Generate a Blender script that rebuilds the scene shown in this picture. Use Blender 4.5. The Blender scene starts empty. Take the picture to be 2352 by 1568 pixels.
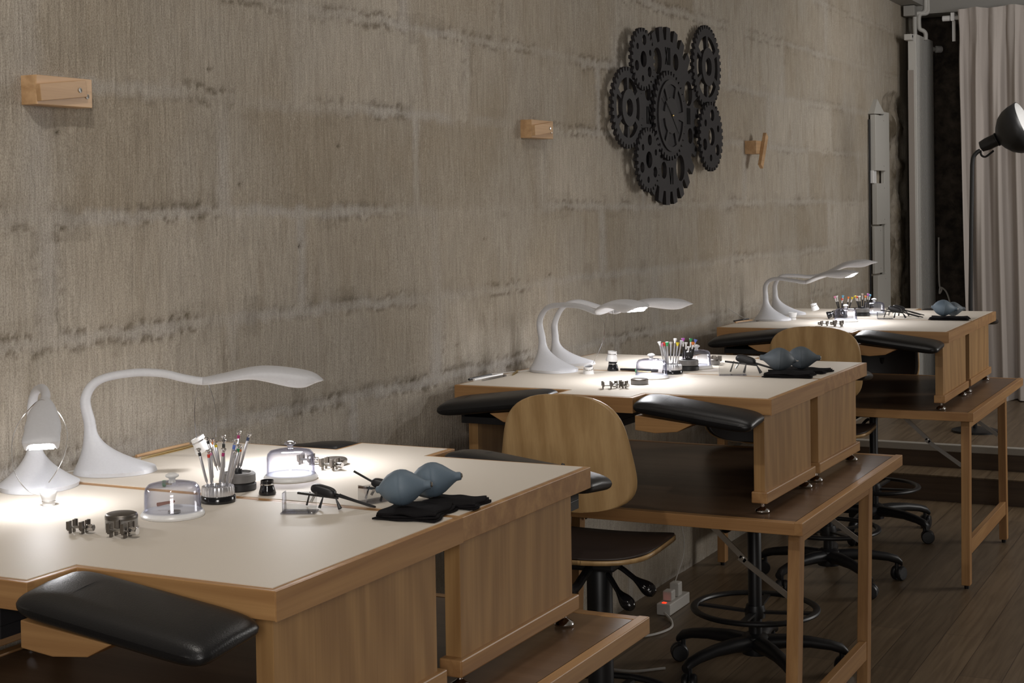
import bpy, math, random
import numpy as np
from mathutils import Vector, Matrix
random.seed(7)
PI = math.pi
C = bpy.context.scene.collection
sc = bpy.context.scene

# ------------------------------------------------------------------ camera
FPX, SY, TH, RHO, PHI, CAMZ = 3506.5, 553.5, .4689, -.0160, .0235, 1.5988
_r0 = Vector((math.cos(TH), math.sin(TH), 0)); _f0 = Vector((-math.sin(TH), math.cos(TH), 0)); _d0 = Vector((0, 0, -1))
FWD = math.sin(PHI)*_d0 + math.cos(PHI)*_f0
_D1 = math.cos(PHI)*_d0 - math.sin(PHI)*_f0
RGT = math.cos(RHO)*_r0 - math.sin(RHO)*_D1
DWN = math.sin(RHO)*_r0 + math.cos(RHO)*_D1
CAM = Vector((0, 0, CAMZ))
cd = bpy.data.cameras.new('camera'); cam = bpy.data.objects.new('camera', cd); C.objects.link(cam)
m = Matrix((RGT, -DWN, -FWD)).transposed().to_4x4(); m.translation = CAM
cam.matrix_world = m
cd.sensor_width = 36; cd.sensor_fit = 'HORIZONTAL'; cd.lens = FPX/2352*36
cd.shift_x = 0; cd.shift_y = (SY-784)/2352
cd.clip_start = .05; cd.clip_end = 100
sc.camera = cam

# ------------------------------------------------------------------ world, exposure, room lights
w = bpy.data.worlds.new('world'); sc.world = w; w.use_nodes = True
w.node_tree.nodes['Background'].inputs[0].default_value = (.8, .85, 1, 1)
w.node_tree.nodes['Background'].inputs[1].default_value = .012
sc.view_settings.view_transform = 'Standard'; sc.view_settings.look = 'None'
sc.view_settings.gamma = 1; sc.view_settings.use_curve_mapping = False
sc.view_settings.exposure = 0.0
try:
    sc.cycles.use_denoising = True; sc.cycles.max_bounces = 8
    sc.cycles.sample_clamp_indirect = 4
    sc.cycles.caustics_reflective = False; sc.cycles.caustics_refractive = False
except Exception: pass

def area(name, loc, target, size, power, col, sy=None):
    l = bpy.data.lights.new(name, 'AREA'); l.energy = power; l.color = col
    l.shape = 'RECTANGLE'; l.size = size; l.size_y = sy or size
    o = bpy.data.objects.new(name, l); C.objects.link(o); o.location = loc
    o.rotation_euler = (Vector(target)-Vector(loc)).to_track_quat('-Z', 'Y').to_euler()
    return o
area('ceiling_spot', (-1.25, 1.25, 2.85), (-2.3, 3.4, .9), .07, 11, (1, .94, .87))
area('ceiling_panel_light', (-1.15, 4.0, 2.9), (-1.15, 4.4, 0), 1.1, 8, (1, .94, .88))
area('window_light', (2.5, 8.6, 2.1), (-1.6, 3.6, .9), 1.7, 82, (1, .975, .94), 1.5)
area('room_light', (.45, -.9, 1.9), (-1.9, 3.6, 1.0), .9, 41, (1, .96, .92))
area('far_light', (-.5, 8.3, 2.7), (-1.9, 10.9, 1.0), .6, 17, (1, .97, .94))

# ------------------------------------------------------------------ materials
def mat(name):
    m = bpy.data.materials.new(name); m.use_nodes = True
    nt = m.node_tree; b = nt.nodes['Principled BSDF']
    return m, nt, b
def plain(name, col, rough=.5, metal=0, bump=0, bscale=200, spec=.5, coat=0):
    m, nt, b = mat(name)
    b.inputs['Base Color'].default_value = (*col, 1); b.inputs['Roughness'].default_value = rough
    b.inputs['Metallic'].default_value = metal; b.inputs['Specular IOR Level'].default_value = spec
    b.inputs['Coat Weight'].default_value = coat
    tc = nt.nodes.new('ShaderNodeTexCoord')
    n = nt.nodes.new('ShaderNodeTexNoise'); n.inputs['Scale'].default_value = bscale; n.inputs['Detail'].default_value = 3
    nt.links.new(tc.outputs['Object'], n.inputs['Vector'])
    mx = nt.nodes.new('ShaderNodeMix'); mx.data_type = 'RGBA'
    mx.inputs[6].default_value = (*[c*.94 for c in col], 1); mx.inputs[7].default_value = (*[min(1, c*1.05) for c in col], 1)
    nt.links.new(n.outputs['Fac'], mx.inputs[0]); nt.links.new(mx.outputs[2], b.inputs['Base Color'])
    if bump:
        bp = nt.nodes.new('ShaderNodeBump'); bp.inputs['Strength'].default_value = bump; bp.inputs['Distance'].default_value = .001
        nt.links.new(n.outputs['Fac'], bp.inputs['Height']); nt.links.new(bp.outputs[0], b.inputs['Normal'])
    return m
def wood(name, c1, c2, axis='y', rough=.42, dens=1.0, cath=False):
    m, nt, b = mat(name); L = nt.links
    tc = nt.nodes.new('ShaderNodeTexCoord'); mp = nt.nodes.new('ShaderNodeMapping')
    s = {'x': (1.2, 26, 26), 'y': (26, 1.2, 26), 'z': (26, 26, 1.2)}[axis]
    oi = nt.nodes.new('ShaderNodeObjectInfo')
    ad = nt.nodes.new('ShaderNodeVectorMath'); ad.operation = 'ADD'
    L.new(tc.outputs['Object'], ad.inputs[0]); L.new(oi.outputs['Random'], ad.inputs[1])
    L.new(ad.outputs[0], mp.inputs['Vector'])
    mp.inputs['Scale'].default_value = [q*dens for q in s]
    n = nt.nodes.new('ShaderNodeTexNoise'); n.inputs['Scale'].default_value = 1; n.inputs['Detail'].default_value = 5; n.inputs['Distortion'].default_value = .6
    L.new(mp.outputs[0], n.inputs['Vector'])
    mp2 = nt.nodes.new('ShaderNodeMapping'); mp2.inputs['Scale'].default_value = [q*(7 if q > 5 else 4)*dens for q in s]
    L.new(ad.outputs[0], mp2.inputs['Vector'])
    n2 = nt.nodes.new('ShaderNodeTexNoise'); n2.inputs['Scale'].default_value = 1; n2.inputs['Detail'].default_value = 2
    L.new(mp2.outputs[0], n2.inputs['Vector'])
    r = nt.nodes.new('ShaderNodeValToRGB'); r.color_ramp.elements[0].position = .38; r.color_ramp.elements[1].position = .64
    r.color_ramp.elements[0].color = (*c1, 1); r.color_ramp.elements[1].color = (*c2, 1)
    fac = n.outputs['Fac']
    if cath:
        wv = nt.nodes.new('ShaderNodeTexWave'); wv.wave_type = 'BANDS'; wv.bands_direction = 'DIAGONAL'
        wv.inputs['Scale'].default_value = .5; wv.inputs['Distortion'].default_value = 9; wv.inputs['Detail'].default_value = 1; wv.inputs['Detail Scale'].default_value = .6
        mp3 = nt.nodes.new('ShaderNodeMapping'); mp3.inputs['Scale'].default_value = [(16 if q > 5 else 3.2) for q in s]
        L.new(ad.outputs[0], mp3.inputs['Vector']); L.new(mp3.outputs[0], wv.inputs['Vector'])
        mm = nt.nodes.new('ShaderNodeMix'); mm.inputs[0].default_value = .16
        L.new(fac, mm.inputs[2]); L.new(wv.outputs['Fac'], mm.inputs[3]); fac = mm.outputs[0]
    L.new(fac, r.inputs[0])
    mx = nt.nodes.new('ShaderNodeMix'); mx.data_type = 'RGBA'; mx.blend_type = 'MULTIPLY'; mx.inputs[0].default_value = .5
    rr = nt.nodes.new('ShaderNodeValToRGB'); rr.color_ramp.elements[0].position = .3; rr.color_ramp.elements[0].color = (.84, .81, .77, 1)
    rr.color_ramp.elements[1].position = .6; rr.color_ramp.elements[1].color = (1, 1, 1, 1)
    L.new(n2.outputs['Fac'], rr.inputs[0]); L.new(r.outputs[0], mx.inputs[6]); L.new(rr.outputs[0], mx.inputs[7])
    L.new(mx.outputs[2], b.inputs['Base Color'])
    b.inputs['Roughness'].default_value = rough
    return m
def glassy(name, tint=(.95, .95, .97), refl=.10):
    m = bpy.data.materials.new(name); m.use_nodes = True; nt = m.node_tree; nt.nodes.clear(); L = nt.links
    out = nt.nodes.new('ShaderNodeOutputMaterial'); tr = nt.nodes.new('ShaderNodeBsdfTransparent'); gl = nt.nodes.new('ShaderNodeBsdfGlossy')
    tr.inputs[0].default_value = (*tint, 1); gl.inputs['Roughness'].default_value = .04; gl.inputs[0].default_value = (.95, .95, 1, 1)
    lw = nt.nodes.new('ShaderNodeLayerWeight'); lw.inputs[0].default_value = .5
    pw = nt.nodes.new('ShaderNodeMath'); pw.operation = 'POWER'; pw.inputs[1].default_value = 3.5; L.new(lw.outputs['Facing'], pw.inputs[0])
    mr = nt.nodes.new('ShaderNodeMath'); mr.operation = 'MULTIPLY_ADD'; mr.inputs[1].default_value = .55; mr.inputs[2].default_value = refl*.3
    ec = nt.nodes.new('ShaderNodeMix'); ec.data_type = 'RGBA'; ec.inputs[6].default_value = (*tint, 1); ec.inputs[7].default_value = (tint[0]*.50, tint[1]*.52, tint[2]*.62, 1)
    p2 = nt.nodes.new('ShaderNodeMath'); p2.operation = 'POWER'; p2.inputs[1].default_value = 2.2; L.new(lw.outputs['Facing'], p2.inputs[0]); L.new(p2.outputs[0], ec.inputs[0]); L.new(ec.outputs[2], tr.inputs[0])
    mx = nt.nodes.new('ShaderNodeMixShader')
    L.new(pw.outputs[0], mr.inputs[0]); L.new(mr.outputs[0], mx.inputs[0]); L.new(tr.outputs[0], mx.inputs[1]); L.new(gl.outputs[0], mx.inputs[2])
    L.new(mx.outputs[0], out.inputs[0]); return m
def emit(name, col, s):
    m = bpy.data.materials.new(name); m.use_nodes = True; nt = m.node_tree; nt.nodes.clear()
    out = nt.nodes.new('ShaderNodeOutputMaterial'); e = nt.nodes.new('ShaderNodeEmission')
    e.inputs[0].default_value = (*col, 1); e.inputs[1].default_value = s; nt.links.new(e.outputs[0], out.inputs[0]); return m

BE1, BE2 = (.345, .178, .070), (.465, .262, .108)
M = {}
M['beech_x'] = wood('beech_grain_x', BE1, BE2, 'x')
M['beech_y'] = wood('beech_grain_y', BE1, BE2, 'y')
M['beech_z'] = wood('beech_grain_z', BE1, BE2, 'z')
M['beech_panel'] = wood('beech_veneer', (.335, .185, .072), (.445, .26, .106), 'z', cath=True)
M['hook_wood'] = wood('hook_beech', (.46, .28, .14), (.62, .40, .22), 'y')
M['ply'] = wood('birch_ply', (.40, .25, .11), (.52, .345, .165), 'z', .33, cath=True)
M['ply_dark'] = plain('ply_seat_dark', (.03, .02, .017), .45)
M['brown_lam'] = wood('brown_laminate', (.125, .072, .040), (.175, .104, .060), 'x', .34, .8)
M['laminate'] = plain('cream_laminate', (.69, .63, .55), .5, bump=.02, bscale=900, spec=.14)
M['leather'] = plain('black_leather', (.010, .010, .011), .36, bump=.35, bscale=420, spec=.45)
M['black'] = plain('black_plastic', (.012, .012, .014), .42)
M['black_gloss'] = plain('black_gloss', (.01, .01, .012), .12)
M['blackmetal'] = plain('black_metal', (.02, .02, .021), .4, .3)
M['chrome'] = plain('chrome', (.75, .75, .76), .12, 1)
M['steel'] = plain('steel', (.62, .61, .59), .28, 1)
M['dark_steel'] = plain('dark_steel', (.16, .145, .13), .38, .85)
M['copper'] = plain('copper', (.40, .22, .17), .4, .4)
M['brass'] = plain('brass', (.65, .48, .2), .3, 1)
M['white'] = plain('lamp_white', (.60, .605, .635), .45)
M['white_plastic'] = plain('white_plastic', (.80, .80, .80), .3)
M['offwhite'] = plain('trunking_white', (.50, .49, .46), .5)
M['radiator'] = plain('radiator_white', (.58, .57, .54), .42)
M['side_cover'] = plain('radiator_side', (.36, .32, .29), .5)
M['grey'] = plain('grey_plastic', (.17, .165, .165), .4)
M['tin'] = plain('grey_tin', (.33, .32, .31), .35, .6)
M['rubber'] = plain('blue_rubber', (.125, .172, .22), .55, bump=.1, bscale=500)
M['rubber_dark'] = plain('grey_rubber', (.085, .105, .125), .55, bump=.1, bscale=500)
M['cloth'] = plain('black_cloth', (.010, .009, .010), .95, bump=.8, bscale=900, spec=.1)
M['gear'] = plain('clock_black', (.017, .015, .017), .6, spec=.35)
M['groove'] = plain('numeral_black', (.003, .003, .003), .9, spec=.1)
M['gear_face'] = plain('clock_face', (.021, .019, .021), .55, spec=.35)
M['glass'] = glassy('clear_acrylic', (.955, .96, .985))
M['acrylic'] = glassy('acrylic_stand', (.90, .90, .89), .35)
M['rotor_silver'] = plain('rotor_silver', (.62, .62, .65), .22, .7)
M['rim'] = glassy('clear_rim', (.80, .81, .84), .9)
M['led'] = emit('lamp_led', (.98, .975, 1), 106)
M['red_led'] = emit('switch_glow', (1, .03, .01), 2.5)
M['cable'] = plain('white_cable', (.55, .53, .5), .5)
M['curtain'] = None
COL = dict(black=(.02, .02, .02), red=(.65, .06, .04), magenta=(.42, .03, .16), blue=(.12, .2, .6), green=(.03, .3, .1), orange=(.75, .2, .03),
           yellow=(.8, .62, .03), white=(.75, .75, .75), silver=(.4, .4, .42), navy=(.05, .07, .15), pink=(.8, .3, .5), purple=(.5, .12, .55), lightblue=(.15, .45, .7), grey=(.45, .43, .4))
CM = {k: plain('cap_'+k, v, .35) for k, v in COL.items()}
M['alu'] = plain('driver_aluminium', (.55, .55, .58), .3, .9)

# stone wall material: tone, joint and rubble come from attributes of the modelled wall surface
def stone_material():
    m, nt, b = mat('dressed_stone'); L = nt.links; N = nt.nodes.new
    a = N('ShaderNodeAttribute'); a.attribute_name = 'stone'
    sp = N('ShaderNodeSeparateColor'); L.new(a.outputs['Color'], sp.inputs[0])
    tc = N('ShaderNodeTexCoord')
    mp = N('ShaderNodeMapping'); mp.inputs['Scale'].default_value = (1, 135, 11); L.new(tc.outputs['Object'], mp.inputs[0])
    st = N('ShaderNodeTexNoise'); st.inputs['Scale'].default_value = 1; st.inputs['Detail'].default_value = 4; st.inputs['Roughness'].default_value = .6
    st.inputs['Distortion'].default_value = .35; L.new(mp.outputs[0], st.inputs[0])
    n1 = N('ShaderNodeTexNoise'); n1.inputs['Scale'].default_value = 2.2; n1.inputs['Detail'].default_value = 6; L.new(tc.outputs['Object'], n1.inputs[0])
    n2 = N('ShaderNodeTexNoise'); n2.inputs['Scale'].default_value = 300; n2.inputs['Detail'].default_value = 3; L.new(tc.outputs['Object'], n2.inputs[0])
    n3 = N('ShaderNodeTexNoise'); n3.inputs['Scale'].default_value = 5; n3.inputs['Detail'].default_value = 4
    mp3 = N('ShaderNodeMapping'); mp3.inputs['Scale'].default_value = (1, 2.6, .7); mp3.inputs['Location'].default_value = (3, 5, 1); L.new(tc.outputs['Object'], mp3.inputs[0]); L.new(mp3.outputs[0], n3.inputs[0])
    r = N('ShaderNodeValToRGB'); e = r.color_ramp.elements
    e[0].position = 0; e[0].color = (.335, .29, .228, 1); e[1].position = 1; e[1].color = (.485, .445, .388, 1)
    q = e.new(.45); q.color = (.41, .366, .305, 1)
    L.new(sp.outputs[0], r.inputs[0])
    def mix(fac, A, B, bt='MIX'):
        x = N('ShaderNodeMix'); x.data_type = 'RGBA'; x.blend_type = bt
        if isinstance(fac, float): x.inputs[0].default_value = fac
        else: L.new(fac, x.inputs[0])
        for v, i in ((A, 6), (B, 7)):
            if isinstance(v, tuple): x.inputs[i].default_value = (*v, 1)
            else: L.new(v, x.inputs[i])
        return x.outputs[2]
    def ramp(src, p0, p1, c0, c1):
        x = N('ShaderNodeValToRGB'); x.color_ramp.elements[0].position = p0; x.color_ramp.elements[1].position = p1
        x.color_ramp.elements[0].color = (*c0, 1); x.color_ramp.elements[1].color = (*c1, 1); L.new(src, x.inputs[0]); return x.outputs[0]
    c = mix(ramp(n1.outputs['Fac'], .42, .62, (0, 0, 0), (.6, .6, .6)), r.outputs[0], (.42, .39, .345))
    c = mix(ramp(n3.outputs['Fac'], .55, .72, (0, 0, 0), (.55, .55, .55)), c, (.325, .28, .22))
    c = mix(sp.outputs[1], c, (.455, .428, .395))                              # mortar
    c = mix(sp.outputs[2], c, (.135, .112, .08))                            # mossy, exposed rubble
    c = mix(.8, c, ramp(st.outputs['Fac'], .28, .68, (.76, .74, .72), (1.16, 1.15, 1.14)), 'MULTIPLY')
    fl = N('ShaderNodeTexNoise'); fl.inputs['Scale'].default_value = 1; fl.inputs['Detail'].default_value = 2
    mpf = N('ShaderNodeMapping'); mpf.inputs['Scale'].default_value = (1, 210, 34); mpf.inputs['Location'].default_value = (2, 7, 3); L.new(tc.outputs['Object'], mpf.inputs[0]); L.new(mpf.outputs[0], fl.inputs[0])
    c = mix(ramp(fl.outputs['Fac'], .64, .76, (0, 0, 0), (.55, .55, .55)), c, (.60, .55, .47))
    c = mix(.6, c, ramp(n2.outputs['Fac'], .36, .60, (.66, .64, .60), (1.12, 1.12, 1.12)), 'MULTIPLY')
    L.new(c, b.inputs['Base Color']); b.inputs['Roughness'].default_value = .92; b.inputs['Specular IOR Level'].default_value = .15
    ad = N('ShaderNodeMath'); ad.operation = 'MULTIPLY_ADD'; ad.inputs[1].default_value = .5; L.new(n2.outputs['Fac'], ad.inputs[0]); L.new(st.outputs['Fac'], ad.inputs[2])
    bp = N('ShaderNodeBump'); bp.inputs['Strength'].default_value = .9; bp.inputs['Distance'].default_value = .004
    L.new(ad.outputs[0], bp.inputs['Height']); L.new(bp.outputs[0], b.inputs['Normal'])
    return m
def rubble_material():
    m, nt, b = mat('rubble_stone'); L = nt.links; N = nt.nodes.new
    tc = N('ShaderNodeTexCoord'); v = N('ShaderNodeTexVoronoi'); v.inputs['Scale'].default_value = 5; L.new(tc.outputs['Object'], v.inputs['Vector'])
    n = N('ShaderNodeTexNoise'); n.inputs['Scale'].default_value = 14; n.inputs['Detail'].default_value = 6; L.new(tc.outputs['Object'], n.inputs['Vector'])
    r = N('ShaderNodeValToRGB'); r.color_ramp.elements[0].position = .35; r.color_ramp.elements[1].position = .7
    r.color_ramp.elements[0].color = (.035, .028, .022, 1); r.color_ramp.elements[1].color = (.12, .095, .075, 1); L.new(n.outputs['Fac'], r.inputs[0])
    L.new(r.outputs[0], b.inputs['Base Color']); b.inputs['Roughness'].default_value = .95
    bp = N('ShaderNodeBump'); bp.inputs['Strength'].default_value = 1; bp.inputs['Distance'].default_value = .03
    L.new(n.outputs['Fac'], bp.inputs['Height']); L.new(bp.outputs[0], b.inputs['Normal']); return m
def plank_material():
    m, nt, b = mat('oak_planks'); L = nt.links; N = nt.nodes.new
    tc = N('ShaderNodeTexCoord'); mp = N('ShaderNodeMapping'); mp.inputs['Rotation'].default_value = (0, 0, PI/2); L.new(tc.outputs['Object'], mp.inputs[0])
    br = N('ShaderNodeTexBrick'); br.inputs['Scale'].default_value = 1; br.inputs['Brick Width'].default_value = 1.3; br.inputs['Row Height'].default_value = .14
    br.inputs['Mortar Size'].default_value = .0018; br.inputs['Mortar Smooth'].default_value = .3; br.offset = .37
    br.inputs['Color1'].default_value = (.125, .09, .056, 1); br.inputs['Color2'].default_value = (.165, .118, .073, 1); br.inputs['Mortar'].default_value = (.06, .04, .025, 1)
    L.new(mp.outputs[0], br.inputs[0])
    mp2 = N('ShaderNodeMapping'); mp2.inputs['Scale'].default_value = (60, 3, 1); L.new(tc.outputs['Object'], mp2.inputs[0])
    n = N('ShaderNodeTexNoise'); n.inputs['Scale'].default_value = 1; n.inputs['Detail'].default_value = 5; n.inputs['Distortion'].default_value = .5; L.new(mp2.outputs[0], n.inputs[0])
    r = N('ShaderNodeValToRGB'); r.color_ramp.elements[0].position = .35; r.color_ramp.elements[1].position = .62
    r.color_ramp.elements[0].color = (.66, .62, .58, 1); r.color_ramp.elements[1].color = (1.1, 1.1, 1.1, 1); L.new(n.outputs['Fac'], r.inputs[0])
    x = N('ShaderNodeMix'); x.data_type = 'RGBA'; x.blend_type = 'MULTIPLY'; x.inputs[0].default_value = .8
    L.new(br.outputs['Color'], x.inputs[6]); L.new(r.outputs[0], x.inputs[7]); L.new(x.outputs[2], b.inputs['Base Color']); b.inputs['Roughness'].default_value = .38
    return m
M['stone'] = stone_material(); M['rubble'] = rubble_material(); M['planks'] = plank_material()
M['curtain'] = plain('curtain_cloth', (.50, .455, .425), .85, bump=.4, bscale=700, spec=.1)
M['plaster'] = plain('plaster', (.5, .48, .44), .9)
M['beam'] = plain('beam_paint', (.34, .33, .31), .7)
M['riser'] = wood('step_riser', (.07, .045, .03), (.10, .066, .042), 'x')
M['nosing'] = plain('step_nosing', (.34, .32, .29), .45)

# ------------------------------------------------------------------ mesh helpers
class MB:
    def __init__(s): s.v = []; s.f = []
    def add(s, vs, fs):
        o = len(s.v); s.v += [tuple(q) for q in vs]; s.f += [tuple(i+o for i in q) for q in fs]; return s
    def box(s, x0, x1, y0, y1, z0, z1):
        return s.add([(x0, y0, z0), (x1, y0, z0), (x1, y1, z0), (x0, y1, z0), (x0, y0, z1), (x1, y0, z1), (x1, y1, z1), (x0, y1, z1)],
                     [(0, 3, 2, 1), (4, 5, 6, 7), (0, 1, 5, 4), (1, 2, 6, 5), (2, 3, 7, 6), (3, 0, 4, 7)])
    def obox(s, c, ax, ay, az):           # centre and three half-axis vectors
        c, ax, ay, az = map(Vector, (c, ax, ay, az))
        vs = [c+i*ax+j*ay+k*az for k in (-1, 1) for i, j in ((-1, -1), (1, -1), (1, 1), (-1, 1))]
        return s.add(vs, [(0, 3, 2, 1), (4, 5, 6, 7), (0, 1, 5, 4), (1, 2, 6, 5), (2, 3, 7, 6), (3, 0, 4, 7)])
    def bar(s, p, q, wd, ht, up=(0, 0, 1)):
        p, q = Vector(p), Vector(q); d = (q-p); sd = d.cross(Vector(up)).normalized(); u = sd.cross(d).normalized()
        return s.obox((p+q)/2, d/2, sd*wd/2, u*ht/2)
    def tube(s, pts, r, n=10, caps=True):
        pts = [Vector(p) for p in pts]; rs = r if isinstance(r, (list, tuple)) else [r]*len(pts)
        rings = []; ref = None
        for i, p in enumerate(pts):
            d = (pts[min(i+1, len(pts)-1)]-pts[max(i-1, 0)]).normalized()
            if ref is None: ref = d.orthogonal().normalized()
            ref = (ref-d*ref.dot(d)).normalized(); bi = d.cross(ref)
            rings.append([p+rs[i]*(math.cos(a)*ref+math.sin(a)*bi) for a in [2*PI*k/n for k in range(n)]])
        return s.loft(rings, caps)
    def loft(s, rings, caps=True, closed=False):
        n = len(rings[0]); vs = [v for r in rings for v in r]; fs = []
        R = len(rings)
        for i in range(R if closed else R-1):
            j = (i+1) % R
            for k in range(n):
                l = (k+1) % n; fs.append((i*n+k, i*n+l, j*n+l, j*n+k))
        if caps and not closed: fs += [tuple(range(n-1, -1, -1)), tuple((R-1)*n+k for k in range(n))]
        return s.add(vs, fs)
    def lathe(s, prof, c=(0, 0, 0), n=32, caps=True, axis=None):
        c = Vector(c)
        if axis is None: ex, ey, ez = Vector((1, 0, 0)), Vector((0, 1, 0)), Vector((0, 0, 1))
        else:
            ez = Vector(axis).normalized(); ex = ez.orthogonal().normalized(); ey = ez.cross(ex)
        return s.loft([[c+ez*z+r*(math.cos(2*PI*k/n)*ex+math.sin(2*PI*k/n)*ey) for k in range(n)] for r, z in prof], caps)
    def prism(s, poly, z0, z1):
        n = len(poly)
        return s.add([(x, y, z0) for x, y in poly]+[(x, y, z1) for x, y in poly],
                     [tuple(range(n-1, -1, -1)), tuple(range(n, 2*n))]+[(i, (i+1) % n, n+(i+1) % n, n+i) for i in range(n)])
    def grid(s, f, nu, nv):
        vs = [f(i/nu, j/nv) for j in range(nv+1) for i in range(nu+1)]
        return s.add(vs, [(j*(nu+1)+i, j*(nu+1)+i+1, (j+1)*(nu+1)+i+1, (j+1)*(nu+1)+i) for j in range(nv) for i in range(nu)])
    def cushion(s, c, a, b, h, e=.38, n=40, m=20):   # superellipsoid
        def p(t, w): return math.copysign(abs(t)**w, t)
        rings = []
        for j in range(1, m):
            ph = -PI/2+PI*j/m
            rings.append([(c[0]+a*p(math.cos(ph), e*1.5)*p(math.cos(2*PI*k/n), e), c[1]+b*p(math.cos(ph), e*1.5)*p(math.sin(2*PI*k/n), e), c[2]+h*p(math.sin(ph), .75)) for k in range(n)])
        return s.loft(rings)
    def xf(s, mtx):
        s.v = [tuple(mtx @ Vector(q)) for q in s.v]; return s
    def build(s, name, mt, parent=None, smooth=False, bevel=0, bseg=2, solid=0, sub=0, ang=35):
        me = bpy.data.meshes.new(name); me.from_pydata(s.v, [], s.f); me.validate(); me.update()
        import bmesh
        b = bmesh.new(); b.from_mesh(me); bmesh.ops.recalc_face_normals(b, faces=b.faces); b.to_mesh(me); b.free()
        if smooth:
            me.shade_smooth()
            try: me.set_sharp_from_angle(angle=math.radians(ang))
            except Exception: pass
        o = bpy.data.objects.new(name, me); C.objects.link(o); me.materials.append(mt)
        if parent is not None: o.parent = parent
        if solid: q = o.modifiers.new('solid', 'SOLIDIFY'); q.thickness = solid; q.offset = 0
        if bevel: q = o.modifiers.new('bevel', 'BEVEL'); q.width = bevel; q.segments = bseg; q.limit_method = 'ANGLE'
        if sub: q = o.modifiers.new('sub', 'SUBSURF'); q.levels = sub; q.render_levels = sub
        return o
def tag(o, label=None, cat=None, group=None, kind=None):
    if label: o['label'] = label
    if cat: o['category'] = cat
    if group: o['group'] = group
    if kind: o['kind'] = kind
    return o
def thing(name, label, cat, loc=(0, 0, 0), rz=0, group=None, scale=None):
    o = bpy.data.objects.new(name, None); C.objects.link(o); o.empty_display_size = .05
    o.location = loc; o.rotation_euler = (0, 0, rz)
    if scale: o.scale = scale
    return tag(o, label, cat, group)
def dup(root, loc=None, rz=None, label=None, group=None, scale=None, rot=None):
    r = root.copy(); C.objects.link(r)
    if loc is not None: r.location = loc
    if rz is not None: r.rotation_euler = (0, 0, rz)
    if rot is not None: r.rotation_euler = rot
    if scale is not None: r.scale = scale
    if label: r['label'] = label
    if group: r['group'] = group
    for ch in list(root.children):
        c = ch.copy(); C.objects.link(c); c.parent = r
        for g in list(ch.children):
            d = g.copy(); C.objects.link(d); d.parent = c
    return r
def struct(o, label=None): return tag(o, label, None, None, 'structure')
def catmull(pts, n=8):
    pts = [Vector(p) for p in pts]; out = []
    P = [2*pts[0]-pts[1]]+pts+[2*pts[-1]-pts[-2]]
    for i in range(1, len(P)-2):
        for k in range(n):
            t = k/n; a, b, c, d = P[i-1], P[i], P[i+1], P[i+2]
            out.append(.5*((2*b)+(c-a)*t+(2*a-5*b+4*c-d)*t*t+(3*b-a-3*c+d)*t**3))
    out.append(pts[-1]); return out
def at(px, py, ref):
    """point seen at photo pixel (px, py), at the same distance as the known place ref"""
    v = FWD+RGT*((px-1176)/FPX)+DWN*((py-SY)/FPX); d = (Vector(ref)-CAM).dot(FWD); return CAM+v*d
def onz(px, py, z):
    v = FWD+RGT*((px-1176)/FPX)+DWN*((py-SY)/FPX); return CAM+v*((z-CAMZ)/v.z)

TZ, BZ = .732, 1.055        # table top and bench top heights
XW = -2.33                  # stone wall plane

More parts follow.
